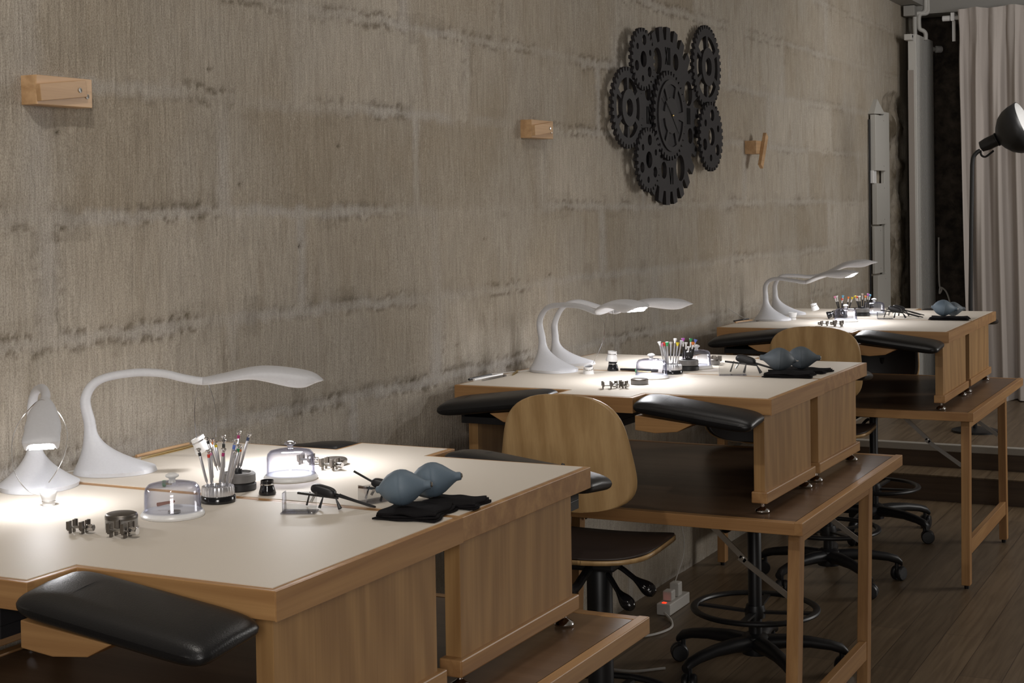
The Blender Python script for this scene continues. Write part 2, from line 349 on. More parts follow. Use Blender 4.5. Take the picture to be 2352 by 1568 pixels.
# ------------------------------------------------------------------ stone wall (real relief, block pattern measured on the photo)
def vnoise(u, v, su, sv, seed):
    rs = np.random.RandomState(seed); g = rs.rand(256, 256)
    x = u/su; y = v/sv; xi = np.floor(x).astype(int); yi = np.floor(y).astype(int); fx = x-xi; fy = y-yi
    fx = fx*fx*(3-2*fx); fy = fy*fy*(3-2*fy)
    a = g[xi % 256, yi % 256]; b = g[(xi+1) % 256, yi % 256]; c = g[xi % 256, (yi+1) % 256]; d = g[(xi+1) % 256, (yi+1) % 256]
    return (a*(1-fx)+b*fx)*(1-fy)+(c*(1-fx)+d*fx)*fy
def fbm(u, v, s, seed, o=4):
    t = 0; a = 1; w_ = 0
    for i in range(o): t = t+a*vnoise(u, v, s, s, seed+i*13); w_ += a; a *= .55; s *= .5
    return t/w_
def stone_wall():
    ys = [-1.0]
    while ys[-1] < 11.25: ys.append(ys[-1]+(.05 if ys[-1] < 1.9 else min(.03, .0068*ys[-1]/2.3)))
    ys = np.array(ys); zs = np.concatenate([np.arange(0, .9, .02), np.arange(.9, 3.0001, .0082)])
    Y, Z = np.meshgrid(ys, zs)
    wob = (fbm(Y, Z, .25, 5)-.5)*.05; wob2 = (fbm(Y, Z, .06, 25)-.5)*.020+(fbm(Y, Z, .016, 26, 2)-.5)*.016
    cz = [.0, .27, .54, .81, 1.07, 1.325, 1.59, 1.873, 2.135, 2.42, 2.71, 3.1]
    vj = {8: [1.6, 2.40, 3.92, 4.52, 5.52, 6.9, 7.75, 9.0, 10.1], 7: [1.2, 2.38, 3.35, 4.30, 5.35, 6.62, 7.5, 8.7, 9.8],
          6: [1.5, 2.40, 3.03, 3.97, 4.84, 5.8, 7.1, 8.2, 9.3], 5: [1.3, 2.43, 3.36, 4.08, 5.37, 6.4, 7.6, 8.6, 9.6],
          4: [1.1, 2.0, 3.05, 4.08, 4.9, 5.9, 6.9, 8.0, 9.1], 3: [.8, 1.7, 2.6, 3.6, 4.5, 5.5, 6.7, 7.7, 9.0],
          9: [1.9, 3.1, 4.2, 5.0, 6.45, 7.62, 8.6, 9.6]}
    Zw = Z+wob*.6+wob2; Yw = Y+wob*.5+wob2
    rs = np.random.RandomState(3); tone = np.zeros_like(Y); dj = np.full_like(Y, 9.); hmask = np.zeros_like(Y)
    for k in range(len(cz)-1):
        inr = (Zw >= cz[k]) & (Zw < cz[k+1])
        js = [-9]+vj.get(k, [q+.37*(k % 3) for q in (-.5, .5, 1.4, 2.5, 3.4, 4.6, 5.6, 6.7, 7.6, 8.8, 9.9)])+[19]
        for a, b in zip(js[:-1], js[1:]):
            tone[inr & (Yw >= a) & (Yw < b)] = rs.rand()
        for a in js[1:-1]:
            d = np.where(inr, np.abs(Yw-a)/(1.2+1.5*rs.rand()), 9); dj = np.minimum(dj, d)
    dh = np.min([np.abs(Zw-q) for q in cz], axis=0); d = np.minimum(dj, dh)
    vis = np.clip((fbm(Y, Z, .5, 77)-.30)*3.2, 0.12, 1)
    fade = np.clip(1.15-(Y-3.2)*.13, .35, 1)
    wid = .010+.012*fbm(Y, Z, .4, 31)
    rag = fbm(Y, Z, .014, 27, 2)
    joint = np.clip(1.4-d/wid, 0, 1)*vis*fade*np.clip(.7+rag*.7, 0, 1)
    edge = np.exp(-((d-wid*1.1)/.008)**2)*np.clip((fbm(Y, Z, .35, 99)-.42)*5, 0, 1)*np.clip((rag-.42)*7, 0, 1)*fade
    tone = np.clip(.08+.92*tone*.85+(fbm(Y, Z, .3, 41)-.5)*.55, 0, 1)
    # chiselled, unplastered strip beside the cable trunking
    cy, top = 10.28, 2.16
    dy = np.abs(Y-cy)
    prof = np.where(Z < top, .36-dy, .36-np.sqrt(dy**2+((Z-top)*2.2)**2))
    prof += (fbm(Y, Z, .12, 55)-.5)*.12
    rub = np.clip(prof/.05, 0, 1)
    bumps = fbm(Y, Z, .13, 61, 4)
    dark = np.clip((fbm(Y, Z, .09, 8)-.52)*6, 0, 1)*(dh < .05)*.25*vis*fade+edge*np.where(dh < dj, .75, .35)
    holes = np.zeros_like(Y)
    for hy, hz in ((2.99, 1.94), (3.55, 1.77), (3.36, 1.5), (4.4, 1.49), (3.1, 1.66), (2.47, 1.77), (4.9, 1.35), (4.2, 1.16), (7.4, 1.5), (5.1, 1.2)):
        holes = np.maximum(holes, np.exp(-(((Y-hy)/.007)**2+((Z-hz)/.005)**2)))
    x = XW+(fbm(Y, Z, .6, 15)-.5)*.008+(fbm(Y, Z, .05, 16)-.5)*.0035-joint*.002-edge*.004-rub*(.03-.09*(bumps-.3))-holes*.01
    x += (vnoise(Y, Z, .012, .2, 9)-.5)*.0022*(1-rub)
    # shallow hollow of the wall behind the radiator corner
    ny, nz = len(ys), len(zs)
    me = bpy.data.meshes.new('wall_left')
    co = np.stack([x, Y, Z], -1).reshape(-1, 3)
    idx = np.arange(ny*nz).reshape(nz, ny)
    q = np.stack([idx[:-1, :-1], idx[:-1, 1:], idx[1:, 1:], idx[1:, :-1]], -1).reshape(-1, 4)
    me.vertices.add(len(co)); me.vertices.foreach_set('co', co.ravel())
    me.loops.add(q.size); me.loops.foreach_set('vertex_index', q.ravel())
    me.polygons.add(len(q)); me.polygons.foreach_set('loop_start', np.arange(len(q))*4); me.polygons.foreach_set('loop_total', np.full(len(q), 4))
    me.update(); me.validate(); me.shade_smooth()
    at_ = me.color_attributes.new('stone', 'FLOAT_COLOR', 'POINT')
    col = np.stack([tone, np.clip(joint*1.0, 0, 1), np.clip(np.maximum(dark, rub*(.30+.70*np.clip((bumps-.45)*6, 0, 1)))+holes, 0, 1), np.ones_like(Y)], -1)
    at_.data.foreach_set('color', col.astype(np.float32).ravel())
    me.materials.append(M['stone']); o = bpy.data.objects.new('wall_left', me); C.objects.link(o)
    struct(o, 'long wall of large dressed stone blocks')
stone_wall()

YB = 11.05
def quad(name, vs, mt, label=None):
    o = MB().add(vs, [(0, 1, 2, 3)]).build(name, mt); return struct(o, label)
struct(MB().box(-2.6, 3.2, -1.6, 11.3, -.05, 0).build('floor', M['planks']), 'dark oak plank floor')
struct(MB().box(-2.6, 3.2, -1.6, 11.3, 3.0, 3.05).build('ceiling', M['plaster']), 'plain ceiling')
def back():
    def f(u, v):
        x = -2.45+u*5.6; z = v*3.0
        return (x, YB+.03*math.sin(x*7+z*3)+.025*math.sin(z*9-x*4)+.02*math.sin(x*23)*math.sin(z*17), z)
    struct(MB().grid(f, 90, 60).build('wall_back', M['rubble'], smooth=True), 'dark rough rubble end wall')
back()
struct(MB().box(3.1, 3.2, -1.6, 11.3, 0, 3.0).build('wall_right', M['plaster']), 'plain plastered wall')
struct(MB().box(-2.6, 3.2, -1.7, -1.6, 0, 3.0).build('wall_front', M['plaster']), 'plain plastered wall')
# raised platform with two steps
struct(MB().box(-2.31, 3.1, 8.18, 8.43, 0, .13).build('trim_1', M['riser']), 'lower dark wooden step')
struct(MB().box(-2.31, 3.1, 8.17, 8.43, .13, .137).build('trim_2', M['planks']), 'oak tread of the lower step')
struct(MB().box(-2.31, 3.1, 8.43, 11.0, 0, .252).build('trim_3', M['riser']), 'upper dark wooden riser')
struct(MB().box(-2.31, 3.1, 8.46, 11.0, .252, .262).build('floor_platform', M['planks']), 'raised oak platform floor')
struct(MB().box(-2.31, 3.1, 8.415, 8.46, .225, .264).build('trim_4', M['nosing'], bevel=.004), 'pale nosing along the platform edge')
# ceiling beams
struct(MB().box(-2.33, -2.20, 4.0, 10.62, 2.915, 3.0).build('trim_5', M['beam']), 'painted beam along the stone wall')
struct(MB().box(-2.33, 3.1, 10.62, 10.86, 2.86, 3.0).build('trim_6', M['beam']), 'painted cross beam above the curtain')

# ------------------------------------------------------------------ folding tables
def offset_poly(poly, d):      # inward offset of a counter-clockwise rectilinear polygon
    n = len(poly); out = []
    for i in range(n):
        p0, p1, p2 = poly[i-1], poly[i], poly[(i+1) % n]
        e0 = Vector((p1[0]-p0[0], p1[1]-p0[1])).normalized(); e1 = Vector((p2[0]-p1[0], p2[1]-p1[1])).normalized()
        n0 = Vector((-e0.y, e0.x)); n1 = Vector((-e1.y, e1.x)); q = Vector(p1)+d*(n0+n1) if abs(e0.dot(e1)) < .5 else Vector(p1)+d*n0
        out.append((q.x, q.y))
    return out
def make_table(label, xr, y0, y1, lean, g):
    # origin: floor below the right front corner of the top
    D = y1-y0; Lx = xr-(XW+.05)
    t = thing('folding_table', label, 'table', (xr, y0, 0), 0, g)
    MB().box(-Lx+.028, -.028, .028, D-.028, TZ-.033, TZ-.003).build('tabletop', M['brown_lam'], t)
    for nm, b in (('x', (-Lx, -.022, 0, .026)), ('x', (-Lx, -.022, D-.026, D))):
        MB().box(b[0], b[1], b[2], b[3], TZ-.036, TZ-.002).build('edging', M['beech_x'], t, bevel=.0015)
    MB().box(-.024, 0, 0, D, TZ-.036, TZ).build('edging', M['beech_y'], t, bevel=.002)
    MB().box(-Lx, -Lx+.024, 0, D, TZ-.036, TZ).build('edging', M['beech_y'], t, bevel=.002)
    for sx in (0, 1):
        x1 = -.03 if sx == 0 else -Lx+.08; x0 = x1-.032
        MB().box(x0, x1, .075, D-.30, TZ-.075, TZ-.0365).build('top_rail', M['beech_y'], t, bevel=.002)
        for k, yy in enumerate((.075, D-.35)):
            b = MB().box(x0-.0012, x1+.0012, yy, yy+.045, .016, TZ-.0370)
            l0, l1 = lean[k]
            b.v = [(x, y+(TZ-.07-z)*l1, z) for x, y, z in b.v]
            leg = b.build('leg', M['beech_z'], t, bevel=.002)
            MB().lathe([(.009, 0), (.010, .004), (.010, .018)], ((x0+x1)/2, yy+.022+(TZ-.08)*l1, 0), 14).build('foot', M['black'], leg, smooth=True)
        zz = .165; sh0 = (TZ-.07-zz)*lean[0][1]; sh1 = (TZ-.07-zz)*lean[1][1]
        MB().box(x0+.006, x1-.002, .12+sh0, D-.35+sh1, zz-.03, zz+.03).build('stretcher', M['beech_y'], t, bevel=.002)
        sg = -1 if sx == 0 else 1
        xi = x0 if sx == 0 else x1
        for yy in (.10, D-.33):
            b = MB()
            b.bar((xi+sg*.004, yy, .50), (xi+sg*.15, yy, .60), .016, .004, (0, 1, 0)).bar((xi+sg*.13, yy, .592), (xi+sg*.24, yy, TZ-.04), .016, .004, (0, 1, 0))
            b.lathe([(.005, -.006), (.005, .006)], (xi+sg*.14, yy, .597), 10, axis=(0, 1, 0))
            b.build('folding_brace', M['steel'] if sx == 0 else M['dark_steel'], t)
    return t
make_table('brown laminate folding table carrying the nearest pair of benches, its far corner showing', -1.192, 1.72, 2.965, ((0, -.01), (0, 0)), 'folding tables under the workbenches')
make_table('brown laminate folding table with beech legs under the middle pair of benches', -1.16, 3.990, 5.195, ((0, -.10), (0, -.085)), 'folding tables under the workbenches')
make_table('brown laminate folding table with beech legs under the farthest pair of benches, by the curtain', -1.123, 6.302, 7.615, ((0, -.03), (0, .03)), 'folding tables under the workbenches')

# ------------------------------------------------------------------ watchmaker benches
HB = BZ-TZ        # bench height
NR, NL, CP, DB = .37, .38, .105, .555
def make_bench(label, g):
    t = thing('workbench', label, 'workbench', (0, 0, TZ), 0, g)
    poly = [(-1, 0), (-1+NL, 0), (-1+NL, -CP), (-NR, -CP), (-NR, 0), (0, 0), (0, DB), (-1, DB)]
    MB().prism(poly, HB-.045, HB-.0012).build('top', M['beech_x'], t, bevel=.0012)
    MB().prism(offset_poly(poly, .0125), HB-.003, HB).build('work_surface', M['laminate'], t)
    MB().box(-.0005, .002, 0, DB, HB-.045, HB-.0015).build('edge_band', M['beech_y'], t)
    for s in (0, 1):
        X = (lambda x: x) if s == 0 else (lambda x: -1-x)
        xs = sorted((X(-.030), X(-.062)))
        pn = MB().box(xs[0], xs[1], .035, .512, .055, HB-.045).build('side_panel', M['beech_panel'], t, bevel=.001)
        xs = sorted((X(-.020), X(-.066)))
        MB().box(xs[0], xs[1], .022, .53, .028, .060).build('plinth', M['beech_y'], t, bevel=.003)
        for yy in (.05, .495):
            MB().lathe([(.020, 0), (.021, .003), (.019, .007), (.008, .013), (.005, .015), (.005, .03)], (X(-.043), yy, 0.0005), 20).build('levelling_foot', M['chrome'], t, smooth=True)
        # padded armrest hung below the set-back part of the front edge
        L = .175 if s == 0 else .18
        cx = -NR+.012+L if s == 0 else -1+NL-.012-L
        sl = -.12 if s == 0 else .12
        b = MB().cushion((0, 0, 0), L, .073, .0225, .22)
        b.v = [(x, y, z-(.006 if z > 0 else 0)*(abs(y)/.073)**2) for x, y, z in b.v]
        b.xf(Matrix.Translation((cx, -.083, HB-.034)) @ Matrix.Rotation(-sl if s == 0 else -sl, 4, 'Y') @ Matrix.Rotation(.10, 4, 'X'))
        if s == 0: pass
        a = b.build('armrest', M['leather'], t, smooth=True, ang=80)
        # wooden support under the inner half
        xa = -NR+.02 if s == 0 else -1+NL-.02; sg = 1 if s == 0 else -1
        pts = [(xa, HB-.045), (xa+sg*.17, HB-.062), (xa+sg*.125, HB-.085), (xa+sg*.06, HB-.092), (xa, HB-.086)]
        bb = MB(); n = len(pts)
        bb.add([(x, -.14, z) for x, z in pts]+[(x, .03, z) for x, z in pts], [tuple(range(n)), tuple(range(2*n-1, n-1, -1))]+[(i, i+n, (i+1) % n+n, (i+1) % n) for i in range(n)])
        bb.build('support_block', M['beech_x'], a, bevel=.002)
    MB().box(-.94, -NR-.09, -.07, .40, HB-.105, HB-.085).box(-.94, -.93, -.07, .40, HB-.085, HB-.046).box(-NR-.10, -NR-.09, -.07, .40, HB-.085, HB-.046).build('tray', M['black'], t, bevel=.001)
    return t
GB = 'benches in back to back pairs on the folding tables'
ST = [dict(B=(-1.287, 1.775), W=1.0, D=1.11, yaw=0.0), dict(B=(-1.262, 4.048), W=1.0, D=1.03, yaw=-.012), dict(B=(-1.223, 6.325), W=.985, D=1.225, yaw=.01)]
bench0 = make_bench('beech workbench with cream top in the near foreground, cut off by the left picture edge', GB)
BL = [['beech workbench with cream top in the near foreground, cut off by the left picture edge',
       'beech workbench back to back with the nearest one, its black armrest before a chair back'],
      ['beech workbench facing the camera on the middle table, chair backrest in front of it',
       'beech workbench on the far half of the middle table, turned away from the camera'],
      ['beech workbench facing the camera on the farthest table, round-topped chair back in front of it',
       'beech workbench on the far half of the farthest table, in front of the radiator']]
for s, q in enumerate(ST):
    sy = q['D']/2/DB; bx, by = q['B']
    o = bench0 if s == 0 else dup(bench0)
    o.location = (bx, by, TZ); o.rotation_euler = (0, 0, q['yaw']); o.scale = (q['W'], sy, 1); o['label'] = BL[s][0]
    f = dup(bench0); R = Matrix.Rotation(q['yaw'], 3, 'Z'); p = R @ Vector((-q['W'], q['D'], 0))
    f.location = (bx+p.x, by+p.y, TZ); f.rotation_euler = (0, 0, q['yaw']+PI); f.scale = (q['W'], sy, 1); f['label'] = BL[s][1]

# ------------------------------------------------------------------ desk lamps
def make_lamp(label, base, az, path, head, blunt=False, cordpts=None):
    """base: centre of the foot; az: bearing of the arm; path/head: (r, z[, lateral]) along the arm"""
    t = thing('desk_lamp', label, 'lamp', (base[0], base[1], BZ), az, 'white gooseneck desk lamps')
    def pt(q): return Vector((q[0], q[2] if len(q) > 2 else 0, q[1]))
    sx = path[0][0]; stem_z = path[0][1]
    rings = []
    for k in range(15):
        u = k/14; z = .009+(stem_z-.009)*u
        g = (1-u)**2.35
        rx = .0125+(.083-.0125)*g; ry = .0125+(.078-.0125)*g; cx = sx*(1-g); cyy = (path[0][2] if len(path[0]) > 2 else 0)*(1-g)
        if k == 0: rings.append([Vector((.086*math.cos(a), .075*math.sin(a), 0.0005)) for a in [2*PI*i/48 for i in range(48)]])
        rings.append([Vector((cx+rx*math.cos(a), cyy+ry*math.sin(a), z)) for a in [2*PI*i/48 for i in range(48)]])
    MB().loft(rings).build('lamp_base', M['white'], t, smooth=True, ang=60)
    full = catmull([pt(q) for q in path]+[pt(q) for q in head], 10); k0 = (len(path)-1)*10
    arm = full[:k0+2]
    n = len(arm); arm[0] = arm[0]-Vector((0, 0, .012))
    MB().tube(arm, [.0125-.004*min(1, i/(n*.35)) for i in range(n)], 16).build('arm', M['white'], t, smooth=True, ang=60)
    hc = full[k0:]; N = len(hc)
    rings = []; led = []
    for i, c in enumerate(hc):
        s = i/(N-1); d = (hc[min(i+1, N-1)]-hc[max(i-1, 0)]).normalized(); side = Vector((0, 0, 1)).cross(d).normalized(); up = d.cross(side)
        g = math.sin(PI*min(1, s**.9))**.8 if s < .56 else (1-((s-.56)/.44)**(4.5 if blunt else 3.6))**(.5)
        if blunt: g = .80*(math.sin(PI/2*min(1, s/.82))**.75 if s < .82 else math.sqrt(max(0, 1-((s-.82)/.18)**3)))
        wd = max(.0015, .0085*(1-s)*(1 if s < .56 else .5)+.041*g)
        top = .0085*(1-s)+.010*math.sin(PI*s)
        bot = .0085*(1-s)**1.5+.024*math.exp(-((s-.70)/.22)**2)*math.sqrt(max(0, 1-s**10))
        cav = max(0, min(1, (s-.30)/.2)) * (1-max(0, (s-.93)/.07))
        ring = []
        for k in range(12):
            a = PI*k/12; ring.append(c+side*wd*math.cos(a)+up*top*math.sin(a))
        low = [(-1, 0), (-.97, -.45), (-.90, -.86), (-.80, -1), (-.70, -1+.22*cav), (-.45, -1+.32*cav), (-.15, -1.02+.38*cav), (.15, -1.02+.38*cav), (.45, -1+.32*cav), (.70, -1+.22*cav), (.80, -1), (.90, -.86), (.97, -.45)]
        for q0, q1 in low:
            e = 1 if cav > .05 else 1
            ring.append(c+side*wd*q0+up*bot*q1*(1-(1-cav)*abs(q0)**2*.6))
        rings.append(ring)
        if .52 < s < .955: led.append((c, side, up, wd, bot, s))
    MB().loft(rings).build('lamp_head', M['white'], t, smooth=True, ang=70)
    b = MB(); rows = []
    for c, side, up, wd, bot, s in led:
        e = .64*math.sqrt(max(.05, 1-(abs(s-.74)/.225)**4))
        rows.append([c+side*wd*q_*e+up*(-bot*.96) for q_ in (-1, -.6, -.2, .2, .6, 1)])
    nv = len(rows[0])
    b.add([v for r in rows for v in r], [(i*nv+k, i*nv+k+1, (i+1)*nv+k+1, (i+1)*nv+k) for i in range(len(rows)-1) for k in range(nv-1)])
    b.build('light_panel', M['led'], t, smooth=True)
    if cordpts:
        Mi = (Matrix.Translation((base[0], base[1], BZ)) @ Matrix.Rotation(az, 4, 'Z')).inverted()
        MB().tube([Mi @ p for p in catmull(cordpts, 8)], .0016, 6).build('power_cord', M['cable'], t, smooth=True)
    return t
dg = math.radians
make_lamp('white gooseneck lamp on the far near-left bench, long leaf head stretched over to the right', (-2.185, 2.46), dg(30),
          [(-.05, .10), (-.058, .155), (-.03, .192), (.037, .206), (.10, .204), (.145, .193), (.185, .186)], [(.228, .188), (.31, .201), (.40, .194), (.437, .182)], cordpts=[(-2.255, 2.43, BZ+.004), (-2.275, 2.38, BZ+.003), (-2.29, 2.35, BZ+.003), (-2.30, 2.33, BZ-.02)])
make_lamp('white gooseneck lamp at the left picture edge, its head turned toward the camera', (-2.208, 2.265), dg(-63.1),
          [(-.052, .086, -.024), (-.059, .148, -.029), (-.034, .183, -.015), (.015, .198, .014), (.065, .194, .037), (.105, .184, .048)], [(.15, .170, .058), (.20, .150, .072), (.245, .132, .082), (.26, .126, .086)], True)
make_lamp('white gooseneck lamp on the near bench of the middle table, lit tip showing', (-2.133, 4.498), dg(-27),
          [(-.06, .10), (-.072, .160), (-.03, .205), (.045, .218), (.14, .218), (.23, .203)], [(.27, .214), (.34, .234), (.41, .236), (.455, .230)], cordpts=[(-2.20, 4.46, BZ+.003), (-2.235, 4.42, BZ+.003), (-2.255, 4.36, BZ+.003), (-2.275, 4.30, BZ+.002), (-2.29, 4.26, BZ-.03)])
make_lamp('white gooseneck lamp on the far bench of the middle table, head reaching farthest right', (-2.172, 4.712), dg(25),
          [(-.05, .09), (-.050, .143), (-.02, .196), (.03, .212), (.092, .196), (.151, .177)], [(.19, .186), (.27, .206), (.37, .208), (.42, .200)])
make_lamp('white gooseneck lamp on the near bench of the farthest table, lit tip showing', (-2.089, 6.748), dg(-12),
          [(-.036, .10), (-.036, .155), (-.01, .183), (.04, .190), (.11, .182), (.17, .177)], [(.235, .198), (.30, .216), (.38, .226), (.425, .224)], cordpts=[(-2.16, 6.78, BZ+.003), (-2.22, 6.76, BZ+.003), (-2.30, 6.74, BZ+.05)])
make_lamp('white gooseneck lamp on the far bench of the farthest table, head raised highest', (-2.124, 7.103), dg(20),
          [(-.06, .10), (-.058, .145), (-.03, .182), (.03, .186), (.10, .180), (.15, .186)], [(.20, .198), (.28, .236), (.36, .250), (.425, .246)])
def cord(label, pts, r=.0016, mt='cable', name='loose_cable'):
    o = MB().tube(catmull(pts, 8), r, 6).build(name, M[mt], None, smooth=True); return tag(o, label, 'cable')

# ------------------------------------------------------------------ bell jars, screwdriver stands, tools
def make_dome(label, x, y, s=1.0, knob='white_plastic'):
    t = thing('bell_jar', label, 'bell jar', (x, y, BZ), 0, 'clear bell jars covering watch parts')
    MB().lathe([(.054*s, .0005), (.055*s, .004), (.052*s, .009), (.048*s, .011), (.046*s, .0085), (.001, .0085)], (0, 0, 0), 40).build('dish', M['white_plastic'], t, smooth=True)
    pr = [(.0505*s, .010), (.0485*s, .014), (.0478*s, .043), (.046*s, .051), (.041*s, .0565), (.03*s, .0592), (.012*s, .0602), (.006, .0603)]
    inn = [(r-.0013, z-.0013) for r, z in reversed(pr)]
    MB().lathe(pr+inn, (0, 0, 0), 48, caps=False).build('dome', M['glass'], t, smooth=True, ang=80)
    MB().lathe([(.007, .0595), (.0055, .064), (.006, .067), (.0118, .0705), (.0118, .0735), (.006, .0765), (.001, .0773)], (0, 0, 0), 24).build('knob', M[knob], t, smooth=True, ang=70)
    return t
domes = [make_dome('clear bell jar with white knob on white dish, nearest, left of the clear screwdriver stand', -1.772, 2.142, 1.03),
         make_dome('clear bell jar with translucent knob on the far half of the nearest table', -1.79, 2.53, 1.0, 'rim'),
         make_dome('clear bell jar with white knob in front of the middle screwdriver stand', -1.758, 4.415),
         make_dome('clear bell jar mostly hidden behind the middle grey screwdriver stand', -1.725, 4.73, .97),
         make_dome('clear bell jar with white knob on the near half of the farthest table', -1.755, 6.758),
         make_dome('clear bell jar at the back of the farthest table, right of the dark screwdrivers', -1.735, 7.202, 1.0)]
tag(MB().lathe([(.004, 0), (.011, .001), (.011, .004), (.004, .005)], (-1.757, 2.128, BZ+.0088), 16).build('watch_part', M['tin'], None, smooth=True), 'small grey watch part on the dish of the nearest bell jar', 'watch part')
tag(MB().tube([(-1.797, 2.13, BZ+.020), (-1.768, 2.143, BZ+.026)], [.0035, .002], 8).build('watch_part', M['copper'], None, smooth=True), 'small copper coloured watch part leaning inside the nearest bell jar', 'watch part')

def make_stand(label, x, y, kind='clear'):
    t = thing('screwdriver_stand', label, 'tool stand', (x, y, BZ), 0, 'round screwdriver stands')
    if kind == 'clear':
        MB().lathe([(.031, .0005), (.033, .002), (.033, .010), (.031, .013), (.001, .013)], (0, 0, 0), 36).build('stand_base', M['black_gloss'], t, smooth=True)
        pr = [(.028, .0132), (.0300, .0145)]
        b = MB(); n = 72
        rings = [[((r+(.0006 if k % 2 else 0))*math.cos(2*PI*k/n), (r+(.0006 if k % 2 else 0))*math.sin(2*PI*k/n), z) for k in range(n)] for r, z in ((.0295, .0132), (.0300, .016), (.0300, .024), (.029, .030), (.024, .031), (.023, .026), (.001, .026))]
        b.loft(rings).build('rotor', M['rotor_silver'], t, smooth=True, ang=25)
        MB().lathe([(.006, .0262), (.006, .033), (.002, .035)], (0, 0, 0), 16).build('spindle', M['chrome'], t, smooth=True)
    else:
        MB().lathe([(.032, .0005), (.034, .002), (.034, .012), (.031, .015), (.001, .015)], (0, 0, 0), 36).build('stand_base', M['black'], t, smooth=True)
        MB().lathe([(.030, .0152), (.033, .017), (.033, .031), (.030, .034), (.024, .0345), (.023, .031), (.001, .031)], (0, 0, 0), 36).build('rotor', M['grey'], t, smooth=True)
        MB().lathe([(.007, .0312), (.007, .041), (.002, .043)], (0, 0, 0), 16).build('spindle', M['black'], t, smooth=True)
    return t
def make_driver(label, p0, p1, cap, style='alu', group='screwdrivers standing in the round stands'):
    p0, p1 = Vector(p0), Vector(p1); d = (p1-p0).normalized(); L = (p1-p0).length
    t = bpy.data.objects.new('screwdriver', None); C.objects.link(t); tag(t, label, 'screwdriver', group)
    t.location = p0; t.rotation_mode = 'QUATERNION'; t.rotation_quaternion = Vector((0, 0, 1)).rotation_difference(d)
    if style == 'alu':
        MB().lathe([(.0010, 0), (.0010, L*.12), (.0025, L*.16), (.0027, L*.80), (.0023, L*.84)], (0, 0, 0), 10).build('handle', M['alu'], t, smooth=True)
        MB().lathe([(.0026, L*.80), (.0029, L*.81), (.0029, L*.885), (.0026, L*.89)], (0, 0, 0), 12).build('colour_ring', CM[cap], t, smooth=True)
        MB().lathe([(.0022, L*.885), (.0024, L*.92), (.0046, L*.945), (.0050, L*.985), (.0040, L)], (0, 0, 0), 12).build('swivel_head', M['chrome'], t, smooth=True)
    else:
        MB().lathe([(.0010, 0), (.0010, L*.10), (.0026, L*.14), (.0028, L*.62)], (0, 0, 0), 10).build('handle', M['black'] if style == 'dark' else M['alu'], t, smooth=True)
        MB().lathe([(.0024, L*.62), (.0026, L*.86)], (0, 0, 0), 10).build('shank', CM['white'] if style == 'dark' else M['alu'], t, smooth=True)
        MB().lathe([(.0028, L*.84), (.0030, L*.88), (.0058, L*.96), (.0062, L*.985), (.0050, L)], (0, 0, 0), 12).build('swivel_head', CM[cap], t, smooth=True)
    return t
def drivers(stand, items, ref_place, style):
    for (tx, ty, bx, by, cap, dd, lab) in items:
        ref = Vector(stand)+_f0*dd
        make_driver(lab, at(bx, by, ref), at(tx, ty, ref+_f0*dd*.9), cap, style)
A1 = (-1.777, 2.278); A1b = (-1.816, 2.393)
make_stand('clear ribbed screwdriver stand on a black base, nearest', *A1)
make_stand('grey screwdriver stand right behind the nearest clear one', *A1b, 'grey')
n1 = 'in the nearest clear stand'; n2 = 'in the nearest grey stand'
drivers((*A1, BZ+.028), [
    (455, 1029, 478, 1119, 'black', -.004, 'silver screwdriver with black ring leaning farthest left '+n1),
    (478, 1033, 487, 1121, 'red', -.006, 'silver screwdriver with bright red ring '+n1),
    (514, 1029, 504, 1121, 'magenta', -.010, 'silver screwdriver with crimson ring, middle front '+n1),
    (514, 1008, 512, 1114, 'black', .012, 'silver screwdriver with black ring, tall and upright '+n1),
    (541, 1009, 518, 1119, 'blue', -.004, 'silver screwdriver with blue ring leaning right '+n1),
    (550, 1020, 529, 1112, 'green', .008, 'silver screwdriver with green ring leaning right '+n1),
    (541, 1034, 522, 1121, 'silver', -.010, 'plain silver screwdriver without colour ring '+n1),
    (483, 1031, 489, 1108, 'pink', .014, 'silver screwdriver with pink ring at the back left '+n1)], None, 'alu')
drivers((*A1b, BZ+.032), [
    (474, 1004, 500, 1081, 'black', .0, 'silver screwdriver with black ring beside the dangling loupe, '+n2),
    (487, 1006, 504, 1079, 'orange', .008, 'silver screwdriver with orange ring at upper left '+n2),
    (494, 1014, 507, 1080, 'yellow', .004, 'silver screwdriver with yellow ring '+n2),
    (513, 999, 515, 1086, 'silver', .006, 'silver screwdriver standing straight up at the back '+n2),
    (549, 989, 541, 1080, 'magenta', .010, 'silver screwdriver with crimson ring reaching highest '+n2),
    (573, 994, 549, 1083, 'navy', .0, 'thick silver screwdriver with navy ring leaning farthest right '+n2),
    (553, 1025, 545, 1084, 'orange', -.006, 'short silver screwdriver with orange ring at the right '+n2)], None, 'alu')
A2 = (-1.74, 4.55); A2b = (-1.729, 4.665)
make_stand('clear screwdriver stand on a black base on the middle table', *A2)
make_stand('grey screwdriver stand on the middle table behind the clear one', *A2b, 'grey')
n1 = 'in the clear stand on the middle table'; n2 = 'in the grey stand on the middle table'
